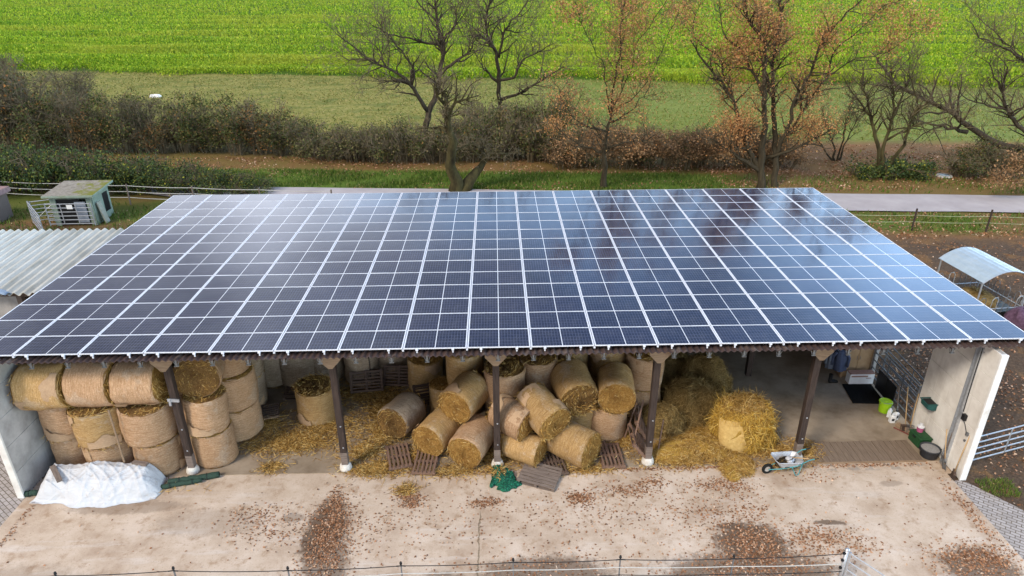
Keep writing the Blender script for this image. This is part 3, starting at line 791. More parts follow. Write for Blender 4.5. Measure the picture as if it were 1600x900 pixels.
bale('grey', (-9.12, 3.75, .66), None, 1.5, 1.3, 'grey wrapped floor bale in the dark behind the left stack', GB)
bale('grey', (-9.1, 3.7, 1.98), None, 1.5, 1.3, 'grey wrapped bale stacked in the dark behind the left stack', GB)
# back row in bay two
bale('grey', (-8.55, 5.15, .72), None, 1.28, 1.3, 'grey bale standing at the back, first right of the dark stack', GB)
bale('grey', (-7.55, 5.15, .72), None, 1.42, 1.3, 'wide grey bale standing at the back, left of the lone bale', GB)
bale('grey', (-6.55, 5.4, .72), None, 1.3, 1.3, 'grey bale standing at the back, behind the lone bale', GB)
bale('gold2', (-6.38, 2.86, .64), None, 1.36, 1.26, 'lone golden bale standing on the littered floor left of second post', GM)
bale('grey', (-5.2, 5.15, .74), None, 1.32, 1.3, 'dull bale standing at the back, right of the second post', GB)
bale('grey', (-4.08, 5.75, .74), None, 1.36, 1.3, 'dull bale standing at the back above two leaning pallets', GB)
bale('gold', (-2.74, 4.6, .68), None, 1.3, 1.3, 'golden bale standing at the back, left of the middle heap', GB)
bale('gold', (-3.35, 5.6, 1.9), None, 1.25, 1.25, 'golden bale in the back row half hidden by the roof edge', GB)
# the heap
bale('grey', (-3.3, 1.95, .64), -116, 1.24, 1.25, 'slumped bale with torn wrap lying among loose straw, left of the heap', GM)
bale('gold', (-2.02, 1.02, .62), -118, 1.2, 1.3, 'bale lying at the heap left foot with bright straw end facing front', GM)
bale('gold', (-1.12, 1.38, 1.72), -119, 1.26, 1.25, 'bale lying high on the heap, left of the middle post, end facing front', GM, 4)
bale('tan', (-.88, .5, .62), -112, 1.22, 1.3, 'bale lying on the floor just left of the green net', GM)
bale('tan', (.42, .54, 1.46), -39, 1.17, 1.22, 'pale bale lying behind the middle post at half height', GM, 6)
bale('gold', (.76, .26, .53), -30, 1.0, 1.15, 'small bale on the floor under another, right of the green net', GM, 2)
bale('gold', (1.34, .5, 1.72), -58, 1.22, 1.36, 'bale lying at half height right of the middle post', GM, 10)
bale('gold', (2.33, .3, .64), -39, 1.3, 1.36, 'bale lying at the front right foot of the heap near the grey pallet', GM, 3)
bale('gold2', (2.44, 1.6, 1.86), -80, 1.3, 1.4, 'shaggy bale lying end on high in the heap, between third and fourth post', GM, 6)
bale('gold', (2.64, 1.75, .64), None, 1.22, 1.24, 'standing bale under the shaggy high bale', GM)
bale('gold', (3.82, 1.55, 1.84), -95, 1.24, 1.3, 'bale lying on top with round bright end facing front, right side of heap', GM, 4)
bale('tan', (3.6, 1.6, .62), None, 1.26, 1.2, 'standing pale bale under the bright ended one, right side of heap', GM)
bale('tan2', (.17, 1.9, .64), None, 1.34, H, 'standing floor bale hidden behind the middle post', GM)
bale('tan2', (.17, 1.88, 1.88), None, 1.36, H, 'standing bale with dark open top right behind the middle post', GM)
bale('tan', (1.33, 2.55, .64), None, 1.3, H, 'standing floor bale under the dark topped bale, right of middle post', GB)
bale('tan2', (1.33, 2.5, 1.88), None, 1.32, H, 'standing bale with dark top, second right of the middle post', GB)
bale('tan', (.22, 3.6, .64), None, 1.3, H, 'floor bale in the row behind the middle post stack', GB)
bale('gold2', (.22, 3.6, 1.9), None, 1.3, 1.26, 'second tier bale in the row behind the middle post stack', GB)
bale('tan', (2.5, 3.35, .64), None, 1.3, H, 'floor bale in the back row behind the shaggy bale', GB)
bale('gold2', (2.5, 3.35, 1.88), None, 1.3, H, 'second tier bale with golden top behind the shaggy bale', GB)
bale('tan', (3.82, 3.3, .64), None, 1.3, H, 'floor bale in the back row behind the bright ended bale', GB)
bale('gold2', (3.82, 3.3, 1.88), None, 1.3, H, 'second tier bale with golden top behind the bright ended bale', GB)
bale('tan', (4.98, 2.75, .62), None, 1.25, H, 'lower standing bale of the pair left of the fourth post', GM)
bale('tan', (4.98, 2.72, 1.86), None, 1.27, H, 'upper standing bale of the pair left of the fourth post', GM)
bale('gold', (-1.2, 3.1, .64), None, 1.3, H, 'floor bale behind the left half of the heap', GB)
bale('gold', (-1.18, 3.05, 1.9), None, 1.34, 1.26, 'second tier golden bale behind the left half of the heap', GB)
bale('gold', (-1.95, 2.9, .64), None, 1.0, 1.2, 'narrow floor bale squeezed in behind the high left bale', GB)

# ------------------------------------------------------------------ loose straw heaps
def blob_heap(name, label, c, rad, mat, strands_mat, seed, n, cat, lump=0.22, slen=0.28, swid=0.013, group=None, down=0.35):
    """an uneven mound of straw: displaced dome plus strands growing out of it"""
    rs = np.random.RandomState(seed); b = MB(); nu, nv = 36, 14
    ph = rs.uniform(0, 6.28, 12); vs_ = []
    def surf(a, t):        # t 0 rim .. 1 top
        k = 1 + lump * (0.5 * np.sin(2 * a + ph[0]) + 0.5 * np.sin(3 * a + ph[1] + 2 * t) + 0.4 * np.sin(5 * a + ph[2] + 4 * t) + 0.25 * np.sin(9 * a + ph[3] + 7 * t))
        h = np.sin(t * math.pi / 2) ** 0.8
        q = np.cos(t * math.pi / 2) ** 0.75 * k
        return np.stack([rad[0] * q * np.cos(a), rad[1] * q * np.sin(a), rad[2] * h * (1 + lump * .4 * np.sin(4 * a + ph[4] + 3 * t))], -1)
    for i in range(nv + 1):
        for j in range(nu):
            p = surf(np.array(2 * math.pi * j / nu), np.array(min(i / nv, .985)))
            b.v.append(tuple(p + rs.normal(size=3) * 0.015))
    for i in range(nv):
        for j in range(nu):
            k = (j + 1) % nu; b.f.append((i * nu + j, i * nu + k, (i + 1) * nu + k, (i + 1) * nu + j)); b.mi.append(0)
    o = b.build(name, mat, None, c, smooth=True)
    a = rs.uniform(0, 2 * math.pi, n); t = rs.uniform(0, 1, n) ** 1.2
    P = surf(a, t); nrm = unit(P * np.array([1 / rad[0] ** 2, 1 / rad[1] ** 2, 1 / rad[2] ** 2]))
    D = rand_dirs(n, rs); D = D - nrm * (D * nrm).sum(1, keepdims=True) * 0.85; D[:, 2] -= down; D += nrm * .18
    polys('loose_strands', strand_quads(P, D, slen, swid, rs, .5), 4, strands_mat, o)
    return tag(o, label, cat, group)
GH = 'loose hay heaps in the fourth bay'
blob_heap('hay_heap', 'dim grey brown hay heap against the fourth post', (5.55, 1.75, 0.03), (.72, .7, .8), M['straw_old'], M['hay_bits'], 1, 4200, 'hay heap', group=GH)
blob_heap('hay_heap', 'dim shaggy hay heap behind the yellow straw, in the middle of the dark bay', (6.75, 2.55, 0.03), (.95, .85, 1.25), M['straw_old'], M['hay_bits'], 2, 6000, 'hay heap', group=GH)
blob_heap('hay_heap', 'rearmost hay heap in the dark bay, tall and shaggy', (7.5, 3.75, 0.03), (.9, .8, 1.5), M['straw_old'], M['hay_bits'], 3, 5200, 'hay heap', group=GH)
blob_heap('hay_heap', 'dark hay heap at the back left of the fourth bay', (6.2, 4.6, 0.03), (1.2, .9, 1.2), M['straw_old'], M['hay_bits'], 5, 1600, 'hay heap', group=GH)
blob_heap('straw_heap', 'low spread of bright yellow straw between fourth post and wheelbarrow', (6.45, .65, 0.02), (1.35, .72, .36), M['straw_heap'], M['straw_bits'], 4, 9000, 'straw heap', .35, .24, .012)
blob_heap('straw_heap', 'small spill of yellow straw running onto the yard left of the wheelbarrow', (7.45, -.2, 0.01), (.55, .6, .18), M['straw_heap'], M['straw_bits'], 6, 3200, 'straw heap', .3, .22, .012)

def loose_bale():
    rs = np.random.RandomState(21)
    root = thing('straw_bale', 'tall unwrapped bright yellow straw bale falling apart beside the wheelbarrow', 'straw bale', (8.02, 1.12, 0.0), 0)
    b = MB(); nu, nv = 44, 16; ph = rs.uniform(0, 6.28, 10)
    def surf(a, t):
        k = 1 + .05 * np.sin(2 * a + ph[0] + t) + .06 * np.sin(3 * a + ph[1] + 3 * t) + .045 * np.sin(7 * a + ph[2] + 5 * t) + .16 * (1 - t) ** 2
        q = np.where(t < .6, .94 + .1 * np.sin(t / .6 * math.pi), .94 * np.cos(np.clip((t - .6) / .4, 0, 1) * math.pi / 2) ** .62)
        z = np.where(t < .6, t / .6 * 1.05, 1.05 + .42 * np.sin(np.clip((t - .6) / .4, 0, 1) * math.pi / 2)) + .07 * np.sin(3 * a + ph[3]) * t
        return np.stack([.84 * q * k * np.cos(a), .78 * q * k * np.sin(a), z + 0 * a], -1)
    for i in range(nv + 1):
        for j in range(nu):
            b.v.append(tuple(surf(np.array(2 * math.pi * j / nu), np.array(min(i / nv, .985))) + rs.normal(size=3) * .018))
    for i in range(nv):
        for j in range(nu):
            k = (j + 1) % nu; b.f.append((i * nu + j, i * nu + k, (i + 1) * nu + k, (i + 1) * nu + j)); b.mi.append(0)
    b.build('straw_core', M['straw_heap'], root, smooth=True)
    n = 11000; a = rs.uniform(0, 2 * math.pi, n); t = rs.uniform(0.02, 1, n)
    P = surf(a, t) * 1.01
    nrm = np.stack([np.cos(a), np.sin(a), np.where(t > .78, 1.2, 0.1)], -1); nrm = unit(nrm)
    tang = np.stack([-np.sin(a), np.cos(a), np.zeros(n)], -1)
    D = tang * .3 * np.sign(np.sin(5 * a + 3 * t))[:, None] + rand_dirs(n, rs) * .9 + np.array([0, 0, -.5]); D -= nrm * (D * nrm).sum(1, keepdims=True) * .8; D += nrm * .06
    keep = ~((np.abs(((a - 4.25 + .5 * t) + math.pi) % (2 * math.pi) - math.pi) < .55) & (t < .66))
    top = keep & (t > .8); side = keep & ~top
    polys('loose_strands', strand_quads(P[side], D[side], .3, .013, rs, .8), 4, M['straw_yellow'], root)
    polys('matted_top', strand_quads(P[top], D[top], .24, .014, rs, .8), 4, M['straw_bits'], root)
    # torn flap of pale wrap hanging on the front left
    w = MB()
    for i in range(9):
        for j in range(8):
            aa = 3.85 + .85 * j / 7 - .4 * i / 8; tt = .04 + .62 * i / 8
            p = surf(np.array(aa), np.array(tt)); p[:2] *= 1.035 + .015 * math.sin(5 * j + i)
            w.v.append(tuple(p))
    for i in range(8):
        for j in range(7): w.f.append((i * 8 + j, i * 8 + j + 1, (i + 1) * 8 + j + 1, (i + 1) * 8 + j)); w.mi.append(0)
    w.build('torn_wrap', simple('pale_straw_wrap', (0.6, 0.41, 0.15), (0.42, 0.26, 0.08), 9, 0.8, bump=.5), root, smooth=True)
    return root
loose_bale()

# straw scattered on the floor, leaves on the yard (nobody could count them)
def scatter_straw():
    rs = np.random.RandomState(31); out = []
    for (x, y, rx, ry, n) in [(-6.9, 1.35, 1.7, .62, 3600), (-6.0, 2.2, 1.3, .7, 1500), (-4.1, 3.3, .95, 1.5, 2800), (-3.9, 1.7, .6, 1.1, 1600), (-4.4, .75, .6, .5, 800),
                              (-3.9, -.1, .95, .2, 1300), (-1.5, -.25, 1.6, .16, 700), (2.8, -.25, 1.3, .12, 500), (4.2, 1.2, .6, .9, 900), (5.8, .1, 1.3, .28, 1500), (8.7, .55, .8, .5, 1500),
                              (9.9, .4, .5, .45, 900), (-5.2, 4.2, 1.8, .8, 1500), (-8.0, 2.5, .6, .8, 700), (-7.2, .1, .35, .12, 260), (-2.85, -1.05, .28, .16, 260), (-.3, .3, 1.2, .6, 900), (-10.6, -.7, 1.0, .14, 150),
                              (8.0, 1.0, 1.1, .95, 1200), (1.2, .9, 1.6, .9, 500), (-2.6, .5, .7, .6, 700), (9.0, -.28, .8, .12, 200)]:
        a = rs.uniform(0, 2 * math.pi, n); q = np.abs(rs.normal(size=n)) * .62
        P = np.stack([x + rx * q * np.cos(a), y + ry * q * np.sin(a), rs.uniform(.028, .085, n)], 1)
        P[P[:, 1] < -.2, 2] -= .022
        n2 = int(n * 1.25); P = P[rs.randint(0, n, n2)] + rs.normal(size=(n2, 3)) * np.array([.12, .12, .006]); P[:, 2] = np.maximum(P[:, 2], np.where(P[:, 1] < -.21, .01, .03))
        D = rand_dirs(n2, rs); D[:, 2] *= .12
        out.append(strand_quads(P, D, .21, .017, rs, .35))
    tag(polys('loose_straw', np.concatenate(out), 4, M['straw_bits']), kind='stuff')
    out = []
    for (x, y, rx, ry, n) in [(-4.85, -2.5, .42, .95, 620), (-4.7, -3.6, .5, .8, 300), (-4.95, -1.35, .16, .35, 70), (6.9, -3.45, .75, .6, 620), (6.6, -4.4, 1.6, .5, 500), (12.5, -4.3, .8, .5, 360), (-2.75, -1.35, .3, .14, 80),
                              (-2.6, -1.62, .24, .14, 90), (-.4, -1.65, .36, .16, 120), (2.4, -1.55, .3, .2, 170), (3.9, -1.25, .6, .22, 170), (4.7, -.9, .3, .16, 70), (6.75, -1.15, .75, .28, 230), (8.7, -3.3, .7, .4, 230), (9.4, -3.6, .9, .4, 150),
                              (1.1, -4.2, 1.6, .45, 200), (-7.0, -2.0, .8, .35, 110), (-6.4, -2.6, .8, .4, 100), (5.6, -.3, 1.4, .1, 110), (9.6, -.8, .5, .2, 40), (5.9, -2.2, .8, .4, 90), (7.2, -2.2, .4, .3, 50), (3.2, -2.2, 3, .5, 160),
                              (-3.3, -2.4, 1.4, .7, 130), (-11.5, -.35, 1.2, .05, 60), (4, -.3, 5, .05, 260), (11.5, -.35, 1.6, .06, 120), (13.6, -2.4, .18, 1.2, 160), (-13.9, -2.6, .16, 1.2, 130), (12.9, -4.1, .9, .35, 240), (0, -2.5, 10, 1.7, 260), (3, -2.4, 6, 1.5, 260)]:
        n = int(n * 1.9); q = rs.normal(size=(n, 2)) * .75
        P = np.stack([x + rx * q[:, 0], y + ry * q[:, 1], rs.uniform(.012, .03, n)], 1)
        P = P[(P[:, 1] < -.25) & (np.abs(P[:, 0]) < 13.9)]
        out.append(leaf_quads(P, .066, rs, .75, .7))
    tag(polys('fallen_leaves', np.concatenate(out), 4, M['leaf_litter']), kind='stuff')
    # leaves in the paddock and along the lane
    out = []
    def area(x0, x1, y0, y1, n, s):
        P = np.stack([rs.uniform(x0, x1, n), rs.uniform(y0, y1, n), rs.uniform(.0, .05, n)], 1)
        cl = np.sin(P[:, 0] * 1.3 + 2 * np.sin(P[:, 1] * .7)) + np.sin(P[:, 1] * 1.7 + P[:, 0] * .4) + rs.normal(size=n) * .8
        P = P[cl > -.6]; out.append((P, s))
    area(14.4, 40, -1, 20, 7500, .1); area(16, 48, 19, 25, 7000, .13); area(14.4, 20, -3, 8, 3500, .085)
    area(16, 60, 28, 34, 9000, .14); area(-45, 20, 33, 39, 12000, .15); area(20, 70, 34, 41, 9000, .15); area(-34, -17, 18, 26, 1500, .1); area(-10, 22, 29, 31, 1500, .14)
    Q = []
    for P, s in out:
        u = P[:, 1] + .077 * P[:, 0]
        P = P[(u < 25.4) | (u > 29.1)]
        P = P[~((P[:, 0] < 18.5) & (P[:, 1] < -1.2) & (P[:, 1] < -1.2 - (P[:, 0] - 14.28) * 1.35 + 0))]
        Q.append(leaf_quads(P, s, rs, .6, .7))
    tag(polys('leaf_litter', np.concatenate(Q), 4, M['leaf_litter']), kind='stuff')
scatter_straw()

# ------------------------------------------------------------------ grass, meadow, crop
def blades(P, h, w, rs, lean=.35):
    n = len(P); h = h * rs.uniform(.6, 1.35, n)
    a = rs.uniform(0, 2 * math.pi, n); s = np.stack([np.cos(a), np.sin(a), np.zeros(n)], 1) * (w / 2)
    top = P + np.stack([rs.normal(size=n) * lean, rs.normal(size=n) * lean, np.ones(n)], 1) * h[:, None]
    return np.stack([P - s, P + s, top + s * .25, top - s * .25], 1).reshape(-1, 3)
def vegetation():
    rs = np.random.RandomState(41)
    def strip(x0, x1, u0, u1, n):
        X = rs.uniform(x0, x1, n); U = rs.uniform(u0, u1, n)
        return np.stack([X, U - .077 * X, np.zeros(n)], 1)
    P = np.concatenate([strip(-30, 16, 29.3, 33.6, 24000), strip(16, 60, 29.5, 33.5, 3500), strip(14, 60, 22.0, 25.2, 7000), strip(-32, -18, 20, 25.3, 1800)])
    cl = np.sin(P[:, 0] * .8 + np.sin(P[:, 1] * 1.1) * 2) + rs.normal(size=len(P)) * .7; P = P[cl > -.25]
    g2 = np.stack([rs.uniform(14.5, 15.6, 700), rs.uniform(-1.9, -1.1, 700), np.zeros(700)], 1); g2 = g2[(g2[:, 1] > -1.3 - (g2[:, 0] - 14.28) * 1.2)]
    tag(polys('grass', np.concatenate([blades(P, .2, .07, rs), blades(g2, .1, .02, rs)]), 4, M['grass']), kind='stuff')
    n = 42000; X = rs.uniform(-75, 95, n); v = rs.uniform(45, 80, n); Yv = v - .165 * X * np.clip((v - 45) / 35, 0, 1) - .077 * X * (1 - np.clip((v - 45) / 35, 0, 1))
    P = np.stack([X, Yv, np.zeros(n)], 1); P = P[np.abs(X) < (Yv + 20) * .80]
    cl = np.sin(P[:, 0] * .35 + np.sin(P[:, 1] * .3) * 2) + np.sin(P[:, 1] * .5) * .6 + rs.normal(size=len(P)) * .8; P = P[cl > -.9]
    tag(polys('meadow_grass', blades(P, .16, .12, rs, .8), 4, M['dry_grass']), kind='stuff')
    Q = []
    for (d0, d1, n, sz, hh, k) in [(0, 9, 16000, .32, 1.35, 5), (9, 40, 30000, .36, 1.3, 4), (40, 110, 34000, .48, 1.25, 3), (110, 240, 34000, .7, 1.2, 3)]:
        X = rs.uniform(-1, 1, n); d = d0 + (d1 - d0) * rs.uniform(0, 1, n)
        X = X * (98 + d) * .86
        Yv = 80 + d - .165 * X * np.clip(1 - d / 160, 0, 1) + (d0 == 0) * (1.6 * np.sin(X * .17) + 1.1 * np.sin(X * .61 + 1) + .8 * rs.normal(size=n))
        keep = np.abs(X - .02 * Yv) < (Yv + 18) * .80
        X, Yv = X[keep], Yv[keep]; n = len(X)
        row = .5 + .5 * np.sin(Yv * .42 + .6 * np.sin(X * .03) + .02 * X)
        ht = hh * (.58 + .5 * row + .13 * np.sin(X * .21) * np.sin(Yv * .17 + 1.3))
        for q in range(k):
            f = (q + .55) / k
            P = np.stack([X + rs.normal(size=n) * .14, Yv + rs.normal(size=n) * .14, ht * f], 1)
            a = rs.uniform(0, 2 * math.pi, n); t = unit(np.stack([rs.normal(size=n) * .45, rs.normal(size=n) * .45, np.ones(n)], 1))
            s = unit(np.cross(t, np.stack([np.cos(a), np.sin(a), np.zeros(n)], 1)))
            ln = (ht / k * .95)[:, None] * rs.uniform(.7, 1.2, (n, 1)); w = sz * .3 * rs.uniform(.6, 1.3, (n, 1))
            Q.append(np.stack([P - t * ln * .6, P + s * w, P + t * ln * .7, P - s * w], 1).reshape(-1, 3))
    tag(polys('field_crop', np.concatenate(Q), 4, M['crop']), kind='stuff')
vegetation()

# ------------------------------------------------------------------ trees
def jitter_path(pts, rr, amp, seg=0.45):
    out = [Vector(pts[0])]
    for a, b in zip(pts[:-1], pts[1:]):
        a = Vector(a); b = Vector(b); n = max(1, int((b - a).length / seg))
        for i in range(1, n + 1):
            q = a.lerp(b, i / n)
            if i < n: q += Vector((rr.gauss(0, amp), rr.gauss(0, amp), rr.gauss(0, amp)))
            out.append(q)
    return out
def sprout(path, rad, rr, mb, level, dens, lens, tips, nmax=4, upward=0.25, start=0.15, rmin=0.011, big=None):
    """side branches along a path; returns through mb (tubes) and tips (leaf points)"""
    tot = sum((b - a).length for a, b in zip(path[:-1], path[1:]))
    n = int(tot * dens[level]) + (1 if rr.random() < (tot * dens[level]) % 1 else 0)
    for _ in range(n):
        t = start + (1 - start) * rr.random() ** 0.8
        f = t * (len(path) - 1); i = min(int(f), len(path) - 2); p = path[i].lerp(path[i + 1], f - i)
        tang = (path[i + 1] - path[i]).normalized()
        d = Vector((rr.gauss(0, 1), rr.gauss(0, 1), rr.gauss(0, 1)))
        d = (d - tang * d.dot(tang)).normalized()
        d = (d * .95 + tang * .65 + Vector((0, 0, upward))).normalized()
        ln = lens[level] * rr.uniform(.5, 1.25) * (1.15 - .5 * t)
        r0 = max(rmin, min(rad[i] * .6, ln * (.036 if level == 0 else .026)))
        k = 4 if level == 0 else (3 if level == 1 else 2)
        pts = [p]; dd = d.copy()
        for s in range(k):
            dd = (dd + Vector((rr.gauss(0, .3), rr.gauss(0, .3), rr.gauss(0, .26) + .06))).normalized()
            pts.append(pts[-1] + dd * ln / k)
        rads = [max(rmin * .75, r0 * (1 - .75 * s / k)) for s in range(k + 1)]
        (big if (big is not None and level == 0) else mb).tube(pts, rads, 5 if level == 0 else 3, cap=False)
        tips.append((pts[-1], level)); tips.append((pts[-2].lerp(pts[-1], rr.random()), level))
        if level + 1 < len(dens): sprout(pts, rads, rr, mb, level + 1, dens, lens, tips, nmax, upward, .1, rmin)
def make_tree(name, label, base, limbs, r0, seed, bark, twig, dens=(2.2, 3.4, 3.6), lens=(1.7, .8, .45), leaves=None, group=None, cat='tree', trunk_r=None, rmin=0.011, yspread=.5):
    rr = random.Random(seed); rs = np.random.RandomState(seed)
    root = thing(name, label, cat, base, 0, group)
    tb, wb = MB(), MB(); nodes = []; tips = []
    for li, l in enumerate(limbs):
        if li == 0 or not nodes:
            y0, rad0 = 0.0, r0
        else:
            bx, bz = l[0]
            q = min(nodes, key=lambda e: (e[0].x - bx) ** 2 + (e[0].z - bz) ** 2)
            y0, rad0 = q[0].y, min(r0, q[1] * .82)
            if bz < .3: rad0 = r0 * .85
        sl = rr.uniform(-yspread, yspread); pts = []; acc = 0
        for i, (x, z) in enumerate(l):
            if i: acc += math.hypot(x - l[i - 1][0], z - l[i - 1][1])
            pts.append((x, y0 + sl * acc, z))
        path = jitter_path(pts, rr, .06)
        n = len(path); rad = [max(.02, rad0 * (1 - .80 * (i / (n - 1)) ** .8)) for i in range(n)]
        if li == 0 or l[0][1] < .3:
            rad[0] *= 1.35
            if n > 1: rad[1] *= 1.12
        tb.tube(path, rad, 8, cap=True)
        nodes += list(zip(path, rad))
        low = 0.35 if l[0][1] < .3 else .12
        sprout(path, rad, rr, wb, 0, dens, lens, tips, start=low, rmin=rmin, big=tb)
    tb.build('trunk', bark, root, smooth=True)
    wb.build('branches', twig, root)
    if leaves:
        mat, cnt, size, spread, zbias = leaves
        T = np.array([tuple(p) for p, lv in tips if lv >= 1])
        w = np.ones(len(T)) if zbias is None else zbias(T)
        # leaves hang on in patches
        w = w * np.clip(np.sin(T[:, 0] * 1.4 + seed) + np.sin(T[:, 2] * 1.1 + 2 * seed) + np.sin(T[:, 1] * 1.7) + .9, .08, 2)
        P = T[rs.choice(len(T), cnt, p=w / w.sum())] + rs.normal(size=(cnt, 3)) * spread
        P = P[P[:, 2] > .3]
        polys('leaves', leaf_quads(P, size, rs, 0, .6), 4, mat, root)
    return root
GT = 'leafless and autumn trees along the lane'
make_tree('bare_tree', 'mossy twin stemmed pollard at the lane edge, behind the roof middle', (-2.7, 29.0, 0), [[(0.0, -0.1), (0.0, 0.8), (-0.4, 2.0), (-0.2, 3.2), (-0.3, 4.4), (-0.3, 5.5), (-0.4, 6.2), (-0.5, 7.1)], [(0.35, -0.1), (0.8, 0.6), (1.3, 1.2), (1.9, 1.9), (1.7, 2.9)], [(-0.3, 5.5), (0.2, 6.4), (1.1, 6.7), (1.7, 6.9)], [(-0.3, 4.4), (-0.9, 4.7), (-1.4, 4.5)], [(-0.4, 6.2), (-0.9, 6.8), (-1.2, 7.7)], [(1.9, 1.9), (1.2, 2.6), (.4, 2.7)], [(1.9, 2.0), (2.8, 2.5), (3.6, 2.3)]],
          .52, 3, M['bark_moss'], M['twig'], (3.6, 3.6, 2.2), (2.0, .95, .5), None, GT, rmin=.014)
make_tree('bare_tree', 'wide crooked bare tree growing out of the hedge, left of centre', (-6.13, 41.7, 0), [[(0.0, -0.5), (0.2, 0.9), (0.5, 2.9), (1.2, 4.3), (1.5, 5.6), (1.9, 7.4), (1.8, 8.3), (1.5, 10.0), (1.4, 11.7), (1.6, 13.2)], [(0.5, 2.9), (-0.3, 4.4), (-1.1, 5.8), (-2.5, 6.8), (-3.8, 7.5), (-5.0, 8.7), (-5.8, 9.4)], [(-0.7, 5.3), (-0.4, 6.5), (-1.2, 8.0), (-2.4, 9.2), (-3.0, 10.4)], [(1.8, 8.2), (0.7, 8.4), (-0.7, 8.9), (-2.2, 9.2), (-3.6, 10.2)], [(1.9, 6.3), (3.0, 7.0), (4.0, 7.6), (4.6, 9.0)], [(2.0, 8.5), (3.1, 10.0), (3.0, 11.0), (2.5, 12.0)], [(3.1, 10.0), (3.6, 8.8), (4.2, 10.2)], [(-2.5, 6.8), (-3.2, 8.3), (-4.4, 9.2)], [(-1.1, 5.8), (-2.3, 5.7), (-3.4, 5.5)], [(1.5, 10), (.2, 11.2), (-.8, 12.8)], [(-3.8, 7.5), (-5.4, 7.4), (-6.6, 8.2)]],
          .34, 5, M['bark'], M['twig'], (2.5, 3.0, 1.9), (2.9, 1.3, .65), None, GT, rmin=.016)
make_tree('bare_tree', 'slim upright bare tree behind the hedge, right of the crooked one', (0.51, 47.5, 0), [[(0.0, -0.2), (0.1, 1.6), (-0.2, 3.7), (-0.1, 5.7), (-0.3, 7.3), (-1.0, 8.4), (-1.2, 9.9), (-0.8, 11.4), (-0.9, 13.5)], [(-0.1, 6.9), (0.4, 9.2), (1.4, 10.3), (2.2, 11.4), (2.4, 13)], [(-0.3, 4.9), (1.2, 5.1), (2.0, 6.7), (3.2, 7.3), (4.6, 8.1)], [(-0.3, 7.3), (-1.4, 8.6), (-2.6, 9.8), (-3.3, 10.5)], [(0.1, 3.1), (2.2, 3.9), (3.9, 5.1), (5.5, 6.2)], [(0.4, 9.2), (2.2, 9.0), (3.4, 10.3)], [(-0.2, 4.7), (-1.5, 5.7), (-1.7, 6.7)]],
          .27, 8, M['bark'], M['twig'], (2.5, 3.0, 1.9), (2.9, 1.3, .65), None, GT, rmin=.016)
make_tree('oak_tree', 'straight single trunked oak with sparse rusty leaves, right of centre', (7.57, 29.5, 0), [[(0.0, -0.3), (-0.1, 2.0), (-0.2, 3.6), (0.0, 5.1), (0.1, 6.3)], [(0.0, 5.1), (-0.1, 6.6), (0.0, 8.1), (0.1, 9.5), (-0.1, 10.9), (-0.0, 12.2), (0.0, 14.4)], [(0.1, 6.0), (0.6, 6.9), (0.5, 8.8), (0.3, 10.2), (0.6, 11.5), (0.5, 13.7)], [(0.6, 6.9), (1.0, 8.2), (1.0, 9.8), (1.7, 11.0), (2.3, 12.2), (2.7, 13.6)], [(-0.1, 5.4), (-0.5, 6.9), (-0.8, 8.5), (-1.6, 9.7), (-2.4, 11.0), (-3.0, 12.4)], [(0.5, 6.0), (1.5, 6.6), (2.5, 7.9), (3.2, 9.8), (3.9, 11.7)], [(0.1, 4.8), (1.3, 5.4), (2.3, 6.3), (2.8, 7.3)], [(-0.2, 4.2), (-1.4, 4.5), (-2.5, 5.2), (-3.5, 7.2)], [(-0.1, 3.0), (1.0, 3.4), (2.5, 3.6), (3.3, 4.2)], [(-0.1, 2.7), (-1.5, 3.0), (-2.6, 3.6), (-3.3, 4.2)]],
          .25, 13, M['bark_dark'], M['twig_dark'], (2.8, 3.8, 2.8), (1.7, .9, .5), (M['oak_leaf'], 10500, .12, .3, lambda T: np.where(T[:, 2] < 4.5, 1.5, .8)), GT)
make_tree('oak_tree', 'broad twin trunked oak with many orange leaves, behind the roof right end', (18.53, 29.0, 0), [[(0.0, -0.2), (-0.2, 1.7), (-0.3, 3.6), (-0.5, 5.4), (-0.9, 8.1), (-0.9, 9.5), (-2.4, 11.1), (-2.9, 13)], [(1.1, -0.3), (1.0, 1.7), (0.8, 4.2), (0.6, 5.9), (0.4, 8.1), (0.7, 10.2), (0.7, 12.2), (0.6, 14.2)], [(1.0, 2.0), (1.4, 4.2), (1.4, 5.9), (2.1, 8.1), (2.2, 9.4), (2.9, 10.8), (4.1, 12.2), (4.5, 13.5)], [(1.4, 3.6), (2.5, 5.9), (3.3, 7.3), (3.6, 9.2), (4.8, 10.3), (6.2, 11.9)], [(3.6, 7.6), (4.8, 8.7), (6.5, 9.1), (7.7, 10.4)], [(-0.1, 1.1), (-1.2, 2.8), (-2.5, 6.0), (-3.8, 7.5), (-5.0, 8.8), (-5.6, 9.7)], [(-2.5, 6.0), (-3.5, 8.7), (-5.0, 9.8), (-4.8, 11.1), (-5.6, 12.1)], [(-0.6, 6.2), (-2.0, 8.8), (-3.4, 10.2), (-3.7, 11.7)], [(0.4, 2.0), (1.7, 2.6), (2.9, 3.6), (3.9, 4.5)], [(-0.1, 1.1), (-1.5, 2.0), (-3.1, 3.0), (-4.1, 3.6)], [(0.6, 5.9), (-0.4, 8.8), (-0.4, 10.8), (-0.9, 12.2), (-1.1, 14)]],
          .29, 17, M['bark_dark'], M['twig_dark'], (3.0, 3.8, 2.8), (2.0, 1.0, .55), (M['oak_leaf'], 26000, .122, .34, lambda T: np.where(T[:, 2] < 5, 1.1, 1.0)), GT)
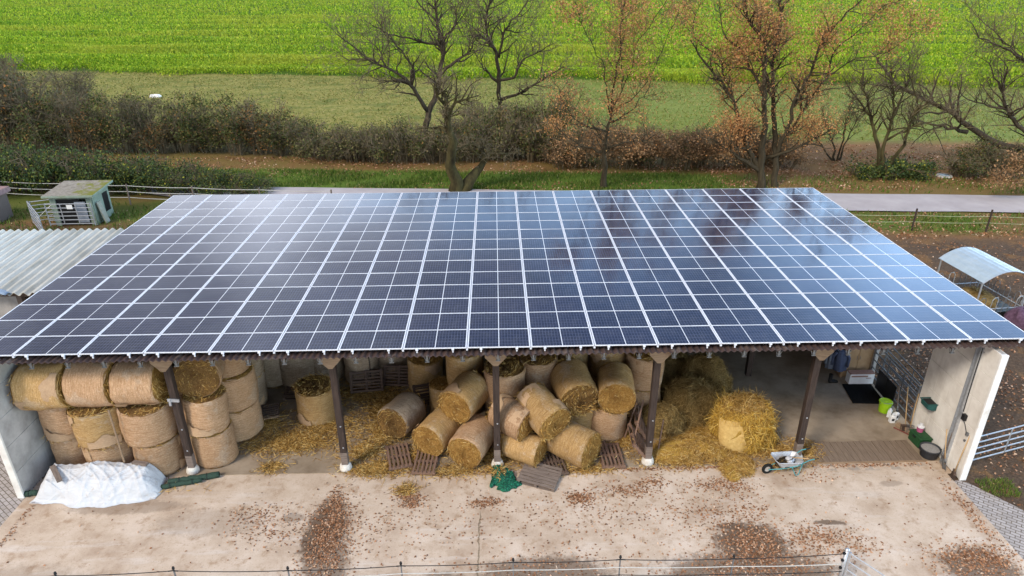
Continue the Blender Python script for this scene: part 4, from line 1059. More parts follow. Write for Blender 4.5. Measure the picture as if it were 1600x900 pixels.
make_tree('bare_tree', 'small vase shaped bare tree standing in ivy beside the lane', (28.25, 31.2, 0), [[(0.0, -0.1), (-0.6, 2.4), (-1.4, 4.6), (-2.2, 6.2), (-2.3, 7.6)], [(-0.1, 0.2), (-0.1, 2.7), (0.1, 4.0), (0.2, 4.9), (-0.5, 7.7)], [(0.0, 0.2), (0.9, 2.5), (0.8, 4.3), (0.9, 5.2), (2.3, 5.7)], [(0.9, 5.2), (0.4, 6.8), (-0.0, 8.8)], [(-1.3, 4.3), (-2.6, 5.7), (-3.5, 7.0)], [(.1, 4), (1.4, 6.4), (2.6, 8.4)], [(-.1, 2.6), (1.5, 4.0), (3.2, 4.6)]],
          .2, 19, M['bark_moss'], M['twig'], (3.4, 3.2, 2.2), (2.0, 1.0, .5), None, GT)
make_tree('bare_tree', 'big spreading bare tree leaning in from the right picture edge', (40.66, 30.0, 0), [[(0.0, -0.3), (-0.6, 0.9), (-2.6, 1.9), (-4.5, 2.5), (-5.9, 3.4), (-7.1, 4.3), (-8.8, 5.1), (-10.6, 5.9), (-11.9, 7.8)], [(-5.8, 2.9), (-7.3, 3.1), (-9.2, 3.6), (-10.4, 3.9)], [(-0.6, 0.6), (-2.2, 2.7), (-3.9, 3.8), (-4.9, 4.9), (-5.7, 6.3), (-5.7, 7.8)], [(-4.9, 4.9), (-7.1, 5.4), (-8.2, 5.9), (-8.7, 6.9)], [(-2.2, 2.7), (-3.6, 6.3), (-4.6, 7.8), (-5.7, 8.5), (-7.6, 9.3), (-9.2, 9.8), (-10.0, 10.7)], [(-5.7, 8.5), (-7.7, 10.4), (-9.0, 11.8)], [(-3.6, 6.3), (-4.7, 9.2), (-6.2, 10.9), (-7.1, 12.6)], [(-5.7, 6.3), (-7, 8), (-8.2, 8.6)]],
          .35, 23, M['bark'], M['twig'], (2.5, 3.0, 1.9), (2.9, 1.3, .65), None, GT)
make_tree('young_tree', 'thin many stemmed young tree between the broad oak and the vase shaped tree', (26.98, 36.0, 0), [[(0.0, -0.2), (-0.3, 1.2), (-1.2, 2.6), (-1.8, 4.2)], [(0.2, -0.2), (0.1, 1.5), (-0.2, 3.3), (-0.2, 5.4)], [(-0.1, -0.2), (-1.2, 1.2), (-1.9, 1.9), (-2.9, 2.6)], [(0.3, -0.2), (0.9, 1.5), (1.4, 2.6), (2.1, 4.0)]],
          .1, 29, M['bark_dark'], M['twig_dark'], (3.6, 4, 3), (1.5, .8, .45), (M['oak_leaf_low'], 420, .15, .2, None), GT)
make_tree('young_tree', 'thin upright sapling in the hedge, left of the single trunked oak', (5.9, 41.5, 0), [[(0, -.2), (.1, 1.8), (-.1, 3.6), (0, 5.6)], [(.1, 2.2), (.7, 3.6), (1.2, 4.8)], [(0, 2.8), (-.6, 4.0), (-1.0, 5.0)]], .09, 31, M['bark_dark'], M['twig_dark'], (3, 3.5, 3), (1.3, .7, .4), (M['oak_leaf_low'], 420, .15, .2, None), GT)
make_tree('oak_sapling', 'low russet leaved oak drooping over the lane at the right edge', (35.6, 25.0, 0), [[(0, -.1), (-.2, .8), (-.9, 1.5), (-1.8, 1.7), (-2.5, 1.4)], [(-.2, .8), (.1, 1.8), (-.4, 2.6)], [(-.9, 1.5), (-1.5, 2.2), (-2.2, 2.5)], [(0, .8), (1.0, 1.6), (1.6, 1.6)]], .07, 37, M['bark_dark'], M['twig_dark'], (4, 4, 3), (1.0, .6, .35), (M['oak_leaf_low'], 2000, .16, .2, None), GT)

# ------------------------------------------------------------------ shrubs and hedges
def shrub_variant(name, seed, leafm, twigm, nst, h, rad, nleaf, lsize, clumps, arch=.5, twig_lens=(.9, .5), dens=(2.6, 3), rmin=.012):
    rr = random.Random(seed); rs = np.random.RandomState(seed)
    root = bpy.data.objects.new(name, None); col.objects.link(root); root.empty_display_size = .2
    mb, tips = MB(), []
    for i in range(nst):
        a = rr.uniform(0, 2 * math.pi); q = rad * .55 * math.sqrt(rr.random())
        p = Vector((q * math.cos(a), q * math.sin(a), 0)); hh = h * rr.uniform(.45, 1.08)
        out = Vector((math.cos(a), math.sin(a), 0)) * rad * rr.uniform(.2, .75)
        pts = [p, p + out * .3 + Vector((0, 0, hh * .5)), p + out * .7 + Vector((0, 0, hh * .85)), p + out * (1 + arch * .3) + Vector((rr.gauss(0, .2), rr.gauss(0, .2), hh * (1 - arch * rr.uniform(0, .35))))]
        path = jitter_path(pts, rr, .05, .5); n = len(path)
        r0 = rr.uniform(.022, .045); rad_ = [r0 * (1 - .6 * k / n) for k in range(n)]
        mb.tube(path, rad_, 4, cap=False)
        sprout(path, rad_, rr, mb, 0, dens, twig_lens, tips, start=.15, rmin=rmin)
    mb.build('stems', twigm, root)
    T = np.array([tuple(p) for p, lv in tips])
    if clumps:
        C = T[rs.choice(len(T), clumps)]; C[:, 2] *= .88
        P = C[rs.randint(0, clumps, nleaf)] + rs.normal(size=(nleaf, 3)) * np.array([.3, .3, .25]) * rad * .6
    else:
        P = T[rs.choice(len(T), nleaf)] + rs.normal(size=(nleaf, 3)) * .12
    P = P[P[:, 2] > .04]
    polys('foliage', leaf_quads(P, lsize, rs, .1, .65), 4, leafm, root)
    return root
SV = {
 'dark': shrub_variant('hedge_shrub', 51, M['hedge_leaf'], M['twig'], 40, 4.3, 1.9, 4200, .16, 44),
 'rust': shrub_variant('hedge_shrub', 53, M['hedge_leaf_red'], M['twig'], 40, 4.0, 1.9, 3400, .16, 40),
 'twiggy': shrub_variant('bare_shrub', 55, M['hedge_leaf'], M['twig'], 46, 4.6, 1.7, 700, .14, 0, .6, (1.1, .6), (3.2, 3.4), .014),
 'bramble': shrub_variant('bramble_bush', 57, M['bramble_leaf'], M['twig'], 70, 2.5, 1.9, 2200, .15, 46, 1.4, (.8, .4), (3.0, 2.6), .013),
 'bramble2': shrub_variant('bramble_bush', 59, M['hedge_leaf'], M['twig'], 60, 2.9, 1.8, 2600, .15, 46, 1.1, (.9, .45), (3.0, 2.6), .013),
 'oak': shrub_variant('oak_shrub', 61, M['oak_leaf_low'], M['twig_dark'], 26, 3.3, 2.0, 2600, .18, 40, .5, (1.1, .6), (2.6, 3), .012),
 'green': shrub_variant('green_shrub', 63, M['ivy_leaf'], M['twig_dark'], 40, 2.3, 1.7, 5200, .14, 60, .9, (.6, .35), (2.4, 2.4)),
 'green2': shrub_variant('green_shrub', 65, M['ivy_leaf'], M['twig_dark'], 44, 1.9, 1.7, 4200, .13, 50, .9, (.6, .35), (3.4, 2.8)),
 'yellow': shrub_variant('yellow_shrub', 67, M['yellow_leaf'], M['twig_dark'], 22, 1.7, 1.0, 1100, .15, 16, .7, (.6, .35), (2.4, 2.4)),
 'ivy': shrub_variant('ivy_patch', 69, M['ivy_leaf'], M['twig_dark'], 20, .9, 1.4, 2000, .16, 36, 1.2, (.4, .25), (2, 2)),
}
sused = set()
def shrub(kind, x, y, s, sz, label, group, cat='shrub', nm=None):
    o = SV[kind] if kind not in sused else copy_tree(SV[kind]); sused.add(kind)
    o.location = (x, y, 0); o.scale = (s, s, s * sz); o.rotation_euler = (0, 0, rnd.uniform(0, 6.28))
    tag(o, label, cat, group)
GHB = 'tall shrubs of the back hedge'
seq = [('twiggy', -43.6, 42.2, 1.35, 1.25), ('rust', -41.2, 41.2, 1.15, 1.1), ('twiggy', -39.2, 42.0, 1.1, 1.1), ('dark', -37.4, 41.3, 1.0, .95), ('twiggy', -35.4, 41.6, 1.05, 1.0), ('rust', -33.6, 41.1, .95, .9), ('dark', -31.4, 41.2, .95, .85),
       ('twiggy', -29.8, 41.4, .9, .95), ('rust', -28.2, 41.0, .95, .85), ('dark', -26.2, 41.3, 1.0, .9), ('dark', -23.9, 41.2, .95, .8), ('twiggy', -25.2, 41.8, .9, 1.0), ('dark', -21.4, 40.6, 1.05, .95), ('rust', -19.4, 40.3, .95, .9), ('dark', -17.4, 39.9, .8, .75)]
kn = {'twiggy': 'mostly bare grey twigged shrub', 'rust': 'rust flecked dark shrub', 'dark': 'dense dark green shrub'}
for i, (k, x, y, s, sz) in enumerate(seq):
    shrub(k, x, y, s * rnd.uniform(.95, 1.2), sz * rnd.uniform(.9, 1.3), '%s, %s from left in the tall hedge beyond the shed' % (kn[k], ORD[i]), GHB)
shrub('twiggy', -42.2, 54.5, 1.15, .95, 'lone twiggy bush behind the left hedge, at the crop edge', None)
shrub('twiggy', -47.5, 52.5, 1.3, 1.1, 'large bare bush at far left behind the hedge', None)
GBR = 'brambles under the middle trees'
seq = [('bramble2', -15.6, 39.2, 1.0, 1.0), ('bramble', -13.5, 38.2, 1.0, .95), ('bramble', -11.2, 37.9, 1.05, 1.0), ('bramble', -9.2, 37.4, 1.0, 1.1), ('bramble2', -7.0, 37.0, 1.05, 1.0), ('bramble', -4.6, 36.9, .95, 1.1), ('bramble2', -2.0, 37.2, 1.05, 1.1),
       ('bramble', .6, 37.4, 1.05, 1.25), ('bramble2', 2.8, 37.3, 1.1, 1.2), ('bramble', 5.0, 36.6, 1.0, 1.1), ('bramble2', 4.0, 39.5, 1.2, 1.3), ('bramble', -.6, 39.8, 1.2, 1.4)]
for i, (k, x, y, s, sz) in enumerate(seq):
    shrub(k, x, y, s, sz, '%s bramble thicket, %s from left behind the middle verge' % ('greenish' if k == 'bramble2' else 'pale brown', ORD[i]), GBR, 'bramble')
GOS = 'russet oak scrub below the oaks'
for i, (x, y, s, sz) in enumerate([(5.4, 34.9, .85, .85), (7.6, 35.0, .95, 1.0), (9.9, 34.9, 1.05, .9), (12.3, 34.8, 1.0, .85), (14.6, 34.7, 1.0, .85), (16.8, 34.5, .95, .95), (19.6, 34.6, .95, .9), (22.2, 34.4, .8, .8)]):
    shrub('oak', x, y, s, sz, 'russet leaved oak scrub, %s from left under the oaks' % ORD[i], GOS)
    if i % 2 == 0: shrub('bramble2', x + 1.2, y + 1.3, .95, .95, 'dark twiggy bush behind the oak scrub, %s from left of its row' % ORD[i // 2], 'dark bushes behind the oak scrub')
GFH = 'low green hedge along the left paddock'
seq = [('green', -36.2, 30.2, 1.1, 1.25), ('green', -33.6, 30.0, 1.1, 1.25), ('green', -31.2, 30.2, 1.1, 1.2), ('green', -28.9, 30.0, 1.05, 1.15), ('green2', -26.8, 30.0, 1.05, 1.15), ('green', -24.7, 29.8, .95, 1.1), ('green2', -22.6, 29.6, 1.0, 1.05), ('green2', -20.6, 29.4, .95, .9), ('green2', -18.6, 29.0, .9, .75), ('green2', -16.6, 28.8, .7, .6)]
for i, (k, x, y, s, sz) in enumerate(seq):
    shrub(k, x, y, s, sz, 'low green shrub, %s from left in the hedge behind the wire fence' % ORD[i], GFH)
for i, (x, y, s, w) in enumerate([(-31.0, 30.9, .8, 'yellow leaved shrub poking out of the low hedge left of the shed roof'), (-29.2, 30.8, .8, 'yellow leaved shrub above the shed roof'), (-27.7, 30.6, .65, 'small yellow shrub right above the shed roof corner'), (-20.2, 29.5, .75, 'bright yellow shrub near the roof back left corner'), (-18.9, 30.6, .6, 'small yellow shrub by the verge, right end of the low hedge')]):
    shrub('yellow', x, y, s, .95, w, 'yellow shrubs in the low hedge')
for i, (x, y, s, w) in enumerate([(28.6, 31.0, 1.1, 'green ivy patch at the foot of the vase shaped tree'), (30.3, 31.2, 1.0, 'green ivy patch just right of the vase shaped tree'), (26.8, 31.3, .8, 'small ivy patch left of the vase shaped tree')]):
    shrub('ivy', x, y, s, 1, w, 'ivy patches by the lane', 'ivy')
for i, (x, y, s, sz, w) in enumerate([(34.6, 31.6, 1.0, .6, 'low arching bramble mound right of the drain cover'), (36.8, 31.2, 1.1, .8, 'low arching bramble mound at the right picture edge')]):
    shrub('bramble2', x, y, s, sz, w, 'brambles under the leaning tree', 'bramble')

# ------------------------------------------------------------------ pallets
def pallet(mat, w=1.2, d=.8, nb=7, gap=.5):
    root = bpy.data.objects.new('pallet', None); col.objects.link(root); root.empty_display_size = .2
    b = MB(); bw = d / nb * (1 - gap * .55); rr = random.Random(nb)
    for i in range(nb):
        y = -d / 2 + d * (i + .5) / nb
        b.box((rr.uniform(-.01, .01), y, .132), (w, bw * rr.uniform(.85, 1.08), .022), (0, rr.uniform(-.008, .008), rr.uniform(-.012, .012)))
    b.build('deck_boards', mat, root, bevel=.003)
    for x in (-w / 2 + .05, 0, w / 2 - .05):
        b = MB(); b.box((x, 0, .082), (.09, d, .078)); b.build('bearer', mat, root, bevel=.003)
    b = MB()
    for y in (-d / 2 + .06, 0, d / 2 - .06): b.box((0, y, .02), (w, .1, .022))
    b.build('base_boards', mat, root, bevel=.003)
    return root
PV = {'red': pallet(M['red_wood'], 1.15, .75, 6, .9), 'grey': pallet(M['grey_wood'], 1.2, .95, 7, .3), 'brown': pallet(M['brown_wood'], 1.2, .8, 7, .9)}
pused = set()
def put_pallet(k, loc, rot, label, group='wooden pallets under and beside the bales'):
    o = PV[k] if k not in pused else copy_tree(PV[k]); pused.add(k)
    o.location = loc; o.rotation_euler = Euler(tuple(R(q) for q in rot)); tag(o, label, 'pallet', group)
put_pallet('red', (-3.26, .42, .026), (0, 0, 104), 'reddish pallet flat on the floor, left of the heap front')
put_pallet('red', (-2.36, .14, .026), (0, 0, 86), 'reddish pallet partly under the bale with the bright end')
put_pallet('red', (3.1, .95, .026), (0, 0, 95), 'pallet behind the front right bale, farther from the yard')
put_pallet('red', (3.55, .26, .026), (0, 0, 92), 'slatted pallet right of the front right bale, nearest the yard')
put_pallet('red', (4.38, .5, .42), (52, 0, 88), 'pallet leaning up beside the fourth post')
put_pallet('red', (4.66, 1.5, .5), (62, 0, 80), 'second leaning pallet behind the one at the fourth post')
put_pallet('brown', (1.62, -.02, .026), (0, 0, 100), 'brown pallet peeping out between the two bales right of the green net')
put_pallet('grey', (1.22, -.62, .03), (4, 2, -21), 'weathered grey pallet lying loose on the yard right of the green net')
put_pallet('brown', (-8.38, 2.92, .05), (4, -3, 12), 'dark slatted pallet on the floor at the left stack')
put_pallet('brown', (-4.9, 4.35, .45), (58, 0, 8), 'dark pallet leaning at the back, left one of two')
put_pallet('brown', (-3.72, 4.7, .45), (58, 0, -4), 'dark pallet leaning at the back, right one of two')
put_pallet('brown', (-7.3, 4.2, .05), (0, 0, 3), 'dark pallet on the floor in front of the grey back bales')
put_pallet('brown', (-2.5, 3.6, .35), (50, 0, 15), 'dark pallet leaning behind the slumped bale')
for i, (x, y, z, rz, ln) in enumerate([(-8.1, 2.45, .19, 20, .8), (-7.95, 2.62, .17, 8, .6), (-8.5, 2.3, .2, 25, .5)]):
    b = MB(); b.tube([(-ln / 2, 0, 0), (-ln * .1, .02, .01), (ln / 2, -.02, .02)], .022, 6)
    o = b.build('stick', M['pale_timber'], None, (x, y, z), rot=(0, 0, R(rz)))
    tag(o, ['long pale stick across the dark slatted pallet', 'upper short stick on the dark slatted pallet', 'left short stick on the dark slatted pallet'][i], 'stick', 'sticks on the dark pallet')

b = MB(); b.tube([(-11.4, -.44, 2.7), (-11.38, -.47, 1.8), (-11.36, -.5, .85)], .028, 6); o = b.build('wooden_pole', M['pale_timber']); tag(o, 'pale pole leaning between the second and third bale columns above the white tarp', 'pole')
# broken timbers by the fourth post
for i, (p, q, r_) in enumerate([((4.25, .3, .5), (4.75, 1.5, 1.35), .035), ((4.15, 1.2, .06), (4.6, 1.7, 1.2), .03), ((5.05, .25, .05), (5.2, .5, 1.3), .028)]):
    b = MB(); b.tube([p, tuple((Vector(p) + Vector(q)) / 2), q], r_, 4); o = b.build('timber_batten', M['red_wood'])
    tag(o, ['pale batten lying diagonally on the leaning pallets', 'short batten behind the leaning pallets', 'thin batten standing right beside the fourth post'][i], 'batten', 'loose battens by the fourth post')

# ------------------------------------------------------------------ white tarpaulin over a low pile
def tarp():
    rs = np.random.RandomState(71)
    t = thing('tarpaulin', 'crumpled white tarpaulin over a low pile in front of the left stack', 'tarpaulin', (0, 0, 0))
    nu, nv = 120, 60; b = MB(); x0, x1 = -13.82, -10.42
    prof = [(-.33, .42), (-.38, .74), (-.62, .77), (-1.04, .6), (-1.2, .36), (-1.3, .1), (-1.42, .012)]
    cum = [0]
    for (a, c) in zip(prof[:-1], prof[1:]): cum.append(cum[-1] + math.hypot(c[0] - a[0], c[1] - a[1]))
    ph = rs.uniform(0, 6.28, 20)
    for i in range(nu + 1):
        u = i / nu
        for j in range(nv + 1):
            s = cum[-1] * j / nv; k = max(q for q in range(len(cum) - 1) if cum[q] <= s + 1e-9); f = (s - cum[k]) / (cum[k + 1] - cum[k])
            y = prof[k][0] + (prof[k + 1][0] - prof[k][0]) * f; z = prof[k][1] + (prof[k + 1][1] - prof[k][1]) * f
            v = j / nv
            hang = .06 * math.sin(9 * u + ph[0]) + .05 * math.sin(23 * u + ph[1])
            end = min(1, min(u, 1 - u) / .085)
            zf = end ** .55
            top = 1 + .06 * math.sin(5 * u + ph[2]) + .04 * math.sin(13 * u + ph[3])
            # creases: ridged sines running mostly across and diagonally
            cr = 0
            for q in range(7):
                fx, fy = rs_dir[q]
                cr += (1 - abs(math.sin(fx * u * 3.1 + fy * v + ph[4 + q] + .8 * math.sin(3 * u + 4 * v + ph[12])))) ** 6 * rs_amp[q]
            zz = z * top * zf + cr * (.3 + .7 * zf) * (.35 + .65 * min(1, z * 2)) - .03
            x = x0 + (x1 - x0) * u + (u - .5) * .14 * (1 - zf) * 2 + .03 * math.sin(7 * v + ph[13])
            yy = y + .10 * (v ** 3) * math.sin(6.3 * u + ph[14]) + hang * v ** 2 * .8 - cr * .25 * v
            if u > .82: yy += (u - .82) * .9 * v
            b.v.append((x, yy, max(.012 + .01 * abs(math.sin(30 * u)), zz)))
    for i in range(nu):
        for j in range(nv): b.f.append((i * (nv + 1) + j, i * (nv + 1) + j + 1, (i + 1) * (nv + 1) + j + 1, (i + 1) * (nv + 1) + j)); b.mi.append(0)
    k = NT('white_tarp').set(0.45, 0, 0.4)
    c = k.ramp(k.noise(2.2, 7, .7), [(.34, (.50, .50, .51)), (.64, (.58, .58, .59)), (.74, (.48, .41, .33))])
    c = k.mix(k.rng(k.noise(3, 6, .75), .58, .72, 0, .6), c, (.34, .26, .18)); k.color(c)
    k.b.inputs['Roughness'].default_value = .6; wv = k.noise(4, 3, .5, k.mapped((.35, 1.5, 1.2)), .6); k.bump(k.math('ABSOLUTE', k.math('SUBTRACT', wv, .5)), .7, .07)
    o = b.build('sheet', k.m, t, smooth=True)
    o.modifiers.new('thick', 'SOLIDIFY').thickness = .004
    b = MB(); b.box((-12.1, -.62, .27), (2.9, .62, .5)); b.build('covered_pile', M['brown_wood'], t)
rsq = np.random.RandomState(5)
rs_dir = [(rsq.uniform(2, 9), rsq.uniform(-9, 9)) for _ in range(7)]; rs_amp = [rsq.uniform(.018, .05) for _ in range(7)]
tarp()
for loc, sz, rz, ry, w in [((-13.22, -.86, .76), (.75, .15, .07), -48, 8, 'weathered plank weighing down the left end of the white tarp'), ((-10.9, -.5, .79), (.5, .14, .07), -14, 0, 'short plank weighing down the right end of the white tarp')]:
    b = MB(); b.box((0, 0, 0), sz); b.box((sz[0] * .3, 0, sz[2] * .5), (.03, .03, .012))
    o = b.build('plank', M['grey_wood'], None, loc, bevel=.006, rot=(0, R(ry), R(rz))); tag(o, w, 'plank', 'planks on the white tarp')
gnet = simple('dark_green_netting', (0.045, 0.085, 0.06), (0.015, 0.03, 0.022), 16, .9, bump=.8, stretch=(1, 8, 8))
for loc, ln, r_, rz, w in [((-9.45, -.42, .1), 1.45, .1, 12, 'longest dark green roll of netting at the foot of the leftmost post'), ((-9.75, -.62, .08), 1.15, .08, 14, 'short dark green roll of netting nearest the yard, right of the tarp'), ((-14.02, -.92, .09), .5, .09, 4, 'stub of dark green netting roll at the left wall foot')]:
    o = thing('netting_roll', w, 'netting roll', loc, R(rz), 'dark green netting rolls')
    b = MB(); rr = random.Random(int(ln * 100)); n = 14
    b.tube([(-ln / 2 + ln * i / n, rr.gauss(0, .012), rr.gauss(0, .006)) for i in range(n + 1)], [r_ * rr.uniform(.85, 1.05) for i in range(n + 1)], 12); b.build('rolled_net', gnet, o, smooth=True)
    b = MB()
    for x in (-ln * .3, ln * .25): b.tube([(x + .004 * i, (r_ + .006) * math.cos(i * .524), (r_ + .006) * math.sin(i * .524)) for i in range(13)], .009, 4)
    b.build('tie', M['fence_black'], o)
# ------------------------------------------------------------------ green hay net by the middle post
def hay_net():
    rs = np.random.RandomState(81)
    t = thing('hay_net', 'crumpled bright green hay net with straw scraps at the middle post foot', 'hay net', (-.05, -.5, 0))
    k = NT('green_net').set(.7, 0, .3)
    vo = k.n('ShaderNodeTexVoronoi'); vo.inputs['Scale'].default_value = 22; k.l(k.tc(), vo.inputs['Vector'])
    c = k.ramp(vo.outputs['Distance'], [(.2, (.012, .19, .10)), (.6, (.004, .06, .035))]); k.color(c); k.bump(vo.outputs['Distance'], .8, .03)
    b = MB(); nu, nv = 56, 26; ph = rs.uniform(0, 6.28, 9)
    for i in range(nv + 1):
        f = i / nv
        for j in range(nu):
            a = 2 * math.pi * j / nu; q = (1 - f)
            rad = (.34 + .07 * math.sin(2 * a + ph[0]) + .06 * math.sin(3 * a + ph[1]) + .03 * math.sin(5 * a + ph[2])) * q ** .7
            x = rad * math.cos(a) * .95 + .12 * (1 - f) * math.cos(2.1 * a); y = rad * math.sin(a) * 1.35 - .14 * q
            z = .30 * f ** .55 * (1 + .3 * math.sin(3 * a + ph[3])) + .07 * abs(math.sin(6 * a + 9 * f + ph[4])) + rs.normal() * .012
            b.v.append((x, y, max(.006, z)))
    for i in range(nv):
        for j in range(nu): kk = (j + 1) % nu; b.f.append((i * nu + j, i * nu + kk, (i + 1) * nu + kk, (i + 1) * nu + j)); b.mi.append(0)
    b.build('net', k.m, t, smooth=True)
    b = MB(); nu = 40
    for i in range(11):
        f = i / 10
        for j in range(nu):
            a = 2 * math.pi * j / nu; rad = .3 * (1 - f) ** .6 * (1 + .2 * math.sin(3 * a + 1) + .1 * math.sin(7 * a))
            b.v.append((.24 + rad * 1.25 * math.cos(a), -.45 + rad * .8 * math.sin(a), max(.006, .15 * f ** .5 + .04 * abs(math.sin(5 * a + 7 * f)))))
    for i in range(10):
        for j in range(nu): kk = (j + 1) % nu; b.f.append((i * nu + j, i * nu + kk, (i + 1) * nu + kk, (i + 1) * nu + j)); b.mi.append(0)
    b.build('net_fold', k.m, t, smooth=True)
    n = 330; a = rs.uniform(0, 6.28, n); q = rs.uniform(0, .26, n)
    P = np.stack([.02 + q * np.cos(a), q * np.sin(a) * 1.3 - .05, .3 + rs.uniform(0, .09, n) - q * .5], 1)
    polys('straw_scraps', strand_quads(P, rand_dirs(n, rs) * np.array([1, 1, .3]), .16, .018, rs), 4, M['straw_bits'], t)
hay_net()

# ------------------------------------------------------------------ wheelbarrow
def wheelbarrow():
    t = thing('wheelbarrow', 'grey wheelbarrow with turquoise frame parked at the fifth post', 'wheelbarrow', (8.72, -.56, 0), R(7)); t.scale = (.8, .8, .86)
    gal = simple('scuffed_grey_tray', (.6, .61, .63), (.42, .42, .43), 7, .5, .3, .4, dirt=(.3, .25, .2))
    teal = simple('turquoise_paint', (.09, .36, .38), (.05, .24, .26), 12, .5)
    b = MB()       # tray: outer and inner shells of a tapered tub
    rim = [(-.28, -.33), (.62, -.36), (.74, -.26), (.74, .26), (.62, .36), (-.28, .33), (-.36, .22), (-.36, -.22)]
    flo = [(-.02, -.2), (.46, -.22), (.52, -.16), (.52, .16), (.46, .22), (-.02, .2), (-.08, .13), (-.08, -.13)]
    n = 8; zr = [.66, .6, .6, .6, .6, .66, .69, .69]
    vo = [(x, y, z) for (x, y), z in zip(rim, zr)] + [(x, y, .32) for x, y in flo]
    vi = [(x * .965, y * .95, z) for (x, y), z in zip(rim, zr)] + [(x * .96, y * .95, .335) for x, y in flo]
    fs = [(i, n + i, n + (i + 1) % n, (i + 1) % n) for i in range(n)] + [tuple(n + i for i in range(n))[::-1]]
    fs += [(2 * n + i, 2 * n + (i + 1) % n, 3 * n + (i + 1) % n, 3 * n + i) for i in range(n)] + [tuple(3 * n + i for i in range(n))]
    fs += [(i, (i + 1) % n, 2 * n + (i + 1) % n, 2 * n + i) for i in range(n)]
    b.add(vo + vi, fs); tr = b.build('tray', gal, t)
    b = MB(); b.tube([(x, y, z) for (x, y), z in zip(rim, zr)] + [(rim[0][0], rim[0][1], zr[0])], .016, 6); b.build('rolled_rim', gal, tr)
    b = MB()
    for s in (-1, 1): b.tube([(-.52, s * .07, .22), (-.05, s * .2, .3), (.5, s * .27, .4), (.98, s * .31, .66), (1.18, s * .31, .68)], .018, 7)
    b.tube([(.5, -.27, .4), (.5, .27, .4)], .014, 6); b.build('frame', teal, t)
    for s in (-1, 1):
        b = MB(); b.tube([(1.16, s * .31, .68), (1.32, s * .31, .69)], .024, 8); b.build('grip', M['black_plastic'], t)
        b = MB(); b.tube([(.34, s * .25, .35), (.5, s * .3, .02), (.62, s * .29, .02), (.72, s * .28, .5)], .016, 6); b.build('leg', teal, t)
    w = MB(); w.lathe([(.12, -.045), (.18, -.05), (.215, -.025), (.22, 0), (.215, .025), (.18, .05), (.12, .045), (.12, -.045)], 22, Matrix.Translation((-.54, 0, .22)) @ Matrix.Rotation(R(90), 4, 'X'))
    wo = w.build('wheel', M['rubber'], t, smooth=True)
    w = MB(); w.lathe([(.0, -.03), (.035, -.035), (.04, -.012), (.125, -.02), (.125, .02), (.04, .012), (.035, .035), (.0, .03)], 18, Matrix.Translation((-.54, 0, .22)) @ Matrix.Rotation(R(90), 4, 'X'))
    w.build('rim', simple('pale_rim', (.45, .4, .35), None, 10, .6), wo)
    return t
wheelbarrow()
blob_heap('manure', 'dark manure heaped inside the grey wheelbarrow', (8.86, -.54, .30), (.27, .2, .18), simple('dark_manure', (.03, .02, .013), (.012, .008, .006), 14, .95, bump=1, bdist=.04), M['hay_bits'], 9, 160, 'manure', .2, .12, .012)
def sack():
    b = MB(); rr = random.Random(4); nu = 18
    for i in range(9):
        f = i / 8; zz = .2 * math.sin(f * math.pi * .5)
        for j in range(nu):
            a = 2 * math.pi * j / nu; q = .15 * math.cos(f * math.pi * .49) ** .6 * (1 + .18 * math.sin(3 * a + f * 3) + rr.gauss(0, .03))
            b.v.append((q * math.cos(a) * 1.15, q * math.sin(a), zz + rr.gauss(0, .006)))
    for i in range(8):
        for j in range(nu): k = (j + 1) % nu; b.f.append((i * nu + j, i * nu + k, (i + 1) * nu + k, (i + 1) * nu + j)); b.mi.append(0)
    o = b.build('plastic_sack', simple('white_plastic_sack', (.66, .66, .68), (.5, .5, .52), 8, .4), None, (8.96, -.58, .41), smooth=True); o.scale = (.85, .85, .85)
    tag(o, 'crumpled white plastic sack in the wheelbarrow', 'sack')
sack()
def shovel(name, label, loc, rot, ln, blade, cat, hm='handle_wood', bm='steel_grey', group=None):
    t = thing(name, label, cat, loc, 0, group, Euler(tuple(R(q) for q in rot)))
    b = MB(); b.tube([(0, 0, .22), (0, .01, ln * .5), (0, 0, ln)], .017, 7); b.build('handle', M[hm], t, smooth=True)
    b = MB()
    if blade == 'shovel':
        for i in range(7):
            z = .3 * i / 6; w = .13 * (1 if i > 1 else (.72 + .14 * i))
            for j in range(7): xx = (j - 3) / 3; b.v.append((w * xx, -.05 * (1 - xx * xx) + .03, z))
        for i in range(6):
            for j in range(6): b.f.append((i * 7 + j, i * 7 + j + 1, (i + 1) * 7 + j + 1, (i + 1) * 7 + j)); b.mi.append(0)
        b.tube([(0, 0, .26), (0, .0, .42)], .022, 7)
        o = b.build('blade', M[bm], t, smooth=True); o.modifiers.new('thick', 'SOLIDIFY').thickness = .004
    elif blade == 'broom':
        b.box((0, 0, .2), (.36, .07, .05)); b.build('head', M['brown_wood'], t, bevel=.008)
        b = MB(); rr = random.Random(3)
        for i in range(60):
            x = rr.uniform(-.17, .17); y = rr.uniform(-.03, .03); b.tube([(x, y, .19), (x * 1.12 + rr.gauss(0, .01), y * 1.6, .0)], .008, 4)
        b.build('bristles', M['dark_timber'], t)
    elif blade == 'fork':
        b.box((0, 0, .27), (.3, .02, .025))
        for i in range(7): b.tube([(-.14 + .0467 * i, 0, .27), (-.14 + .0467 * i, -.03, .12), (-.14 + .0467 * i, -.01, 0)], .006, 4)
        b.build('tines', M[bm], t)
    return t
t = shovel('dung_fork', 'wooden handled fork lying across the wheelbarrow', (8.88, -.48, .5), (62, 0, 40), .75, 'fork', 'tool')
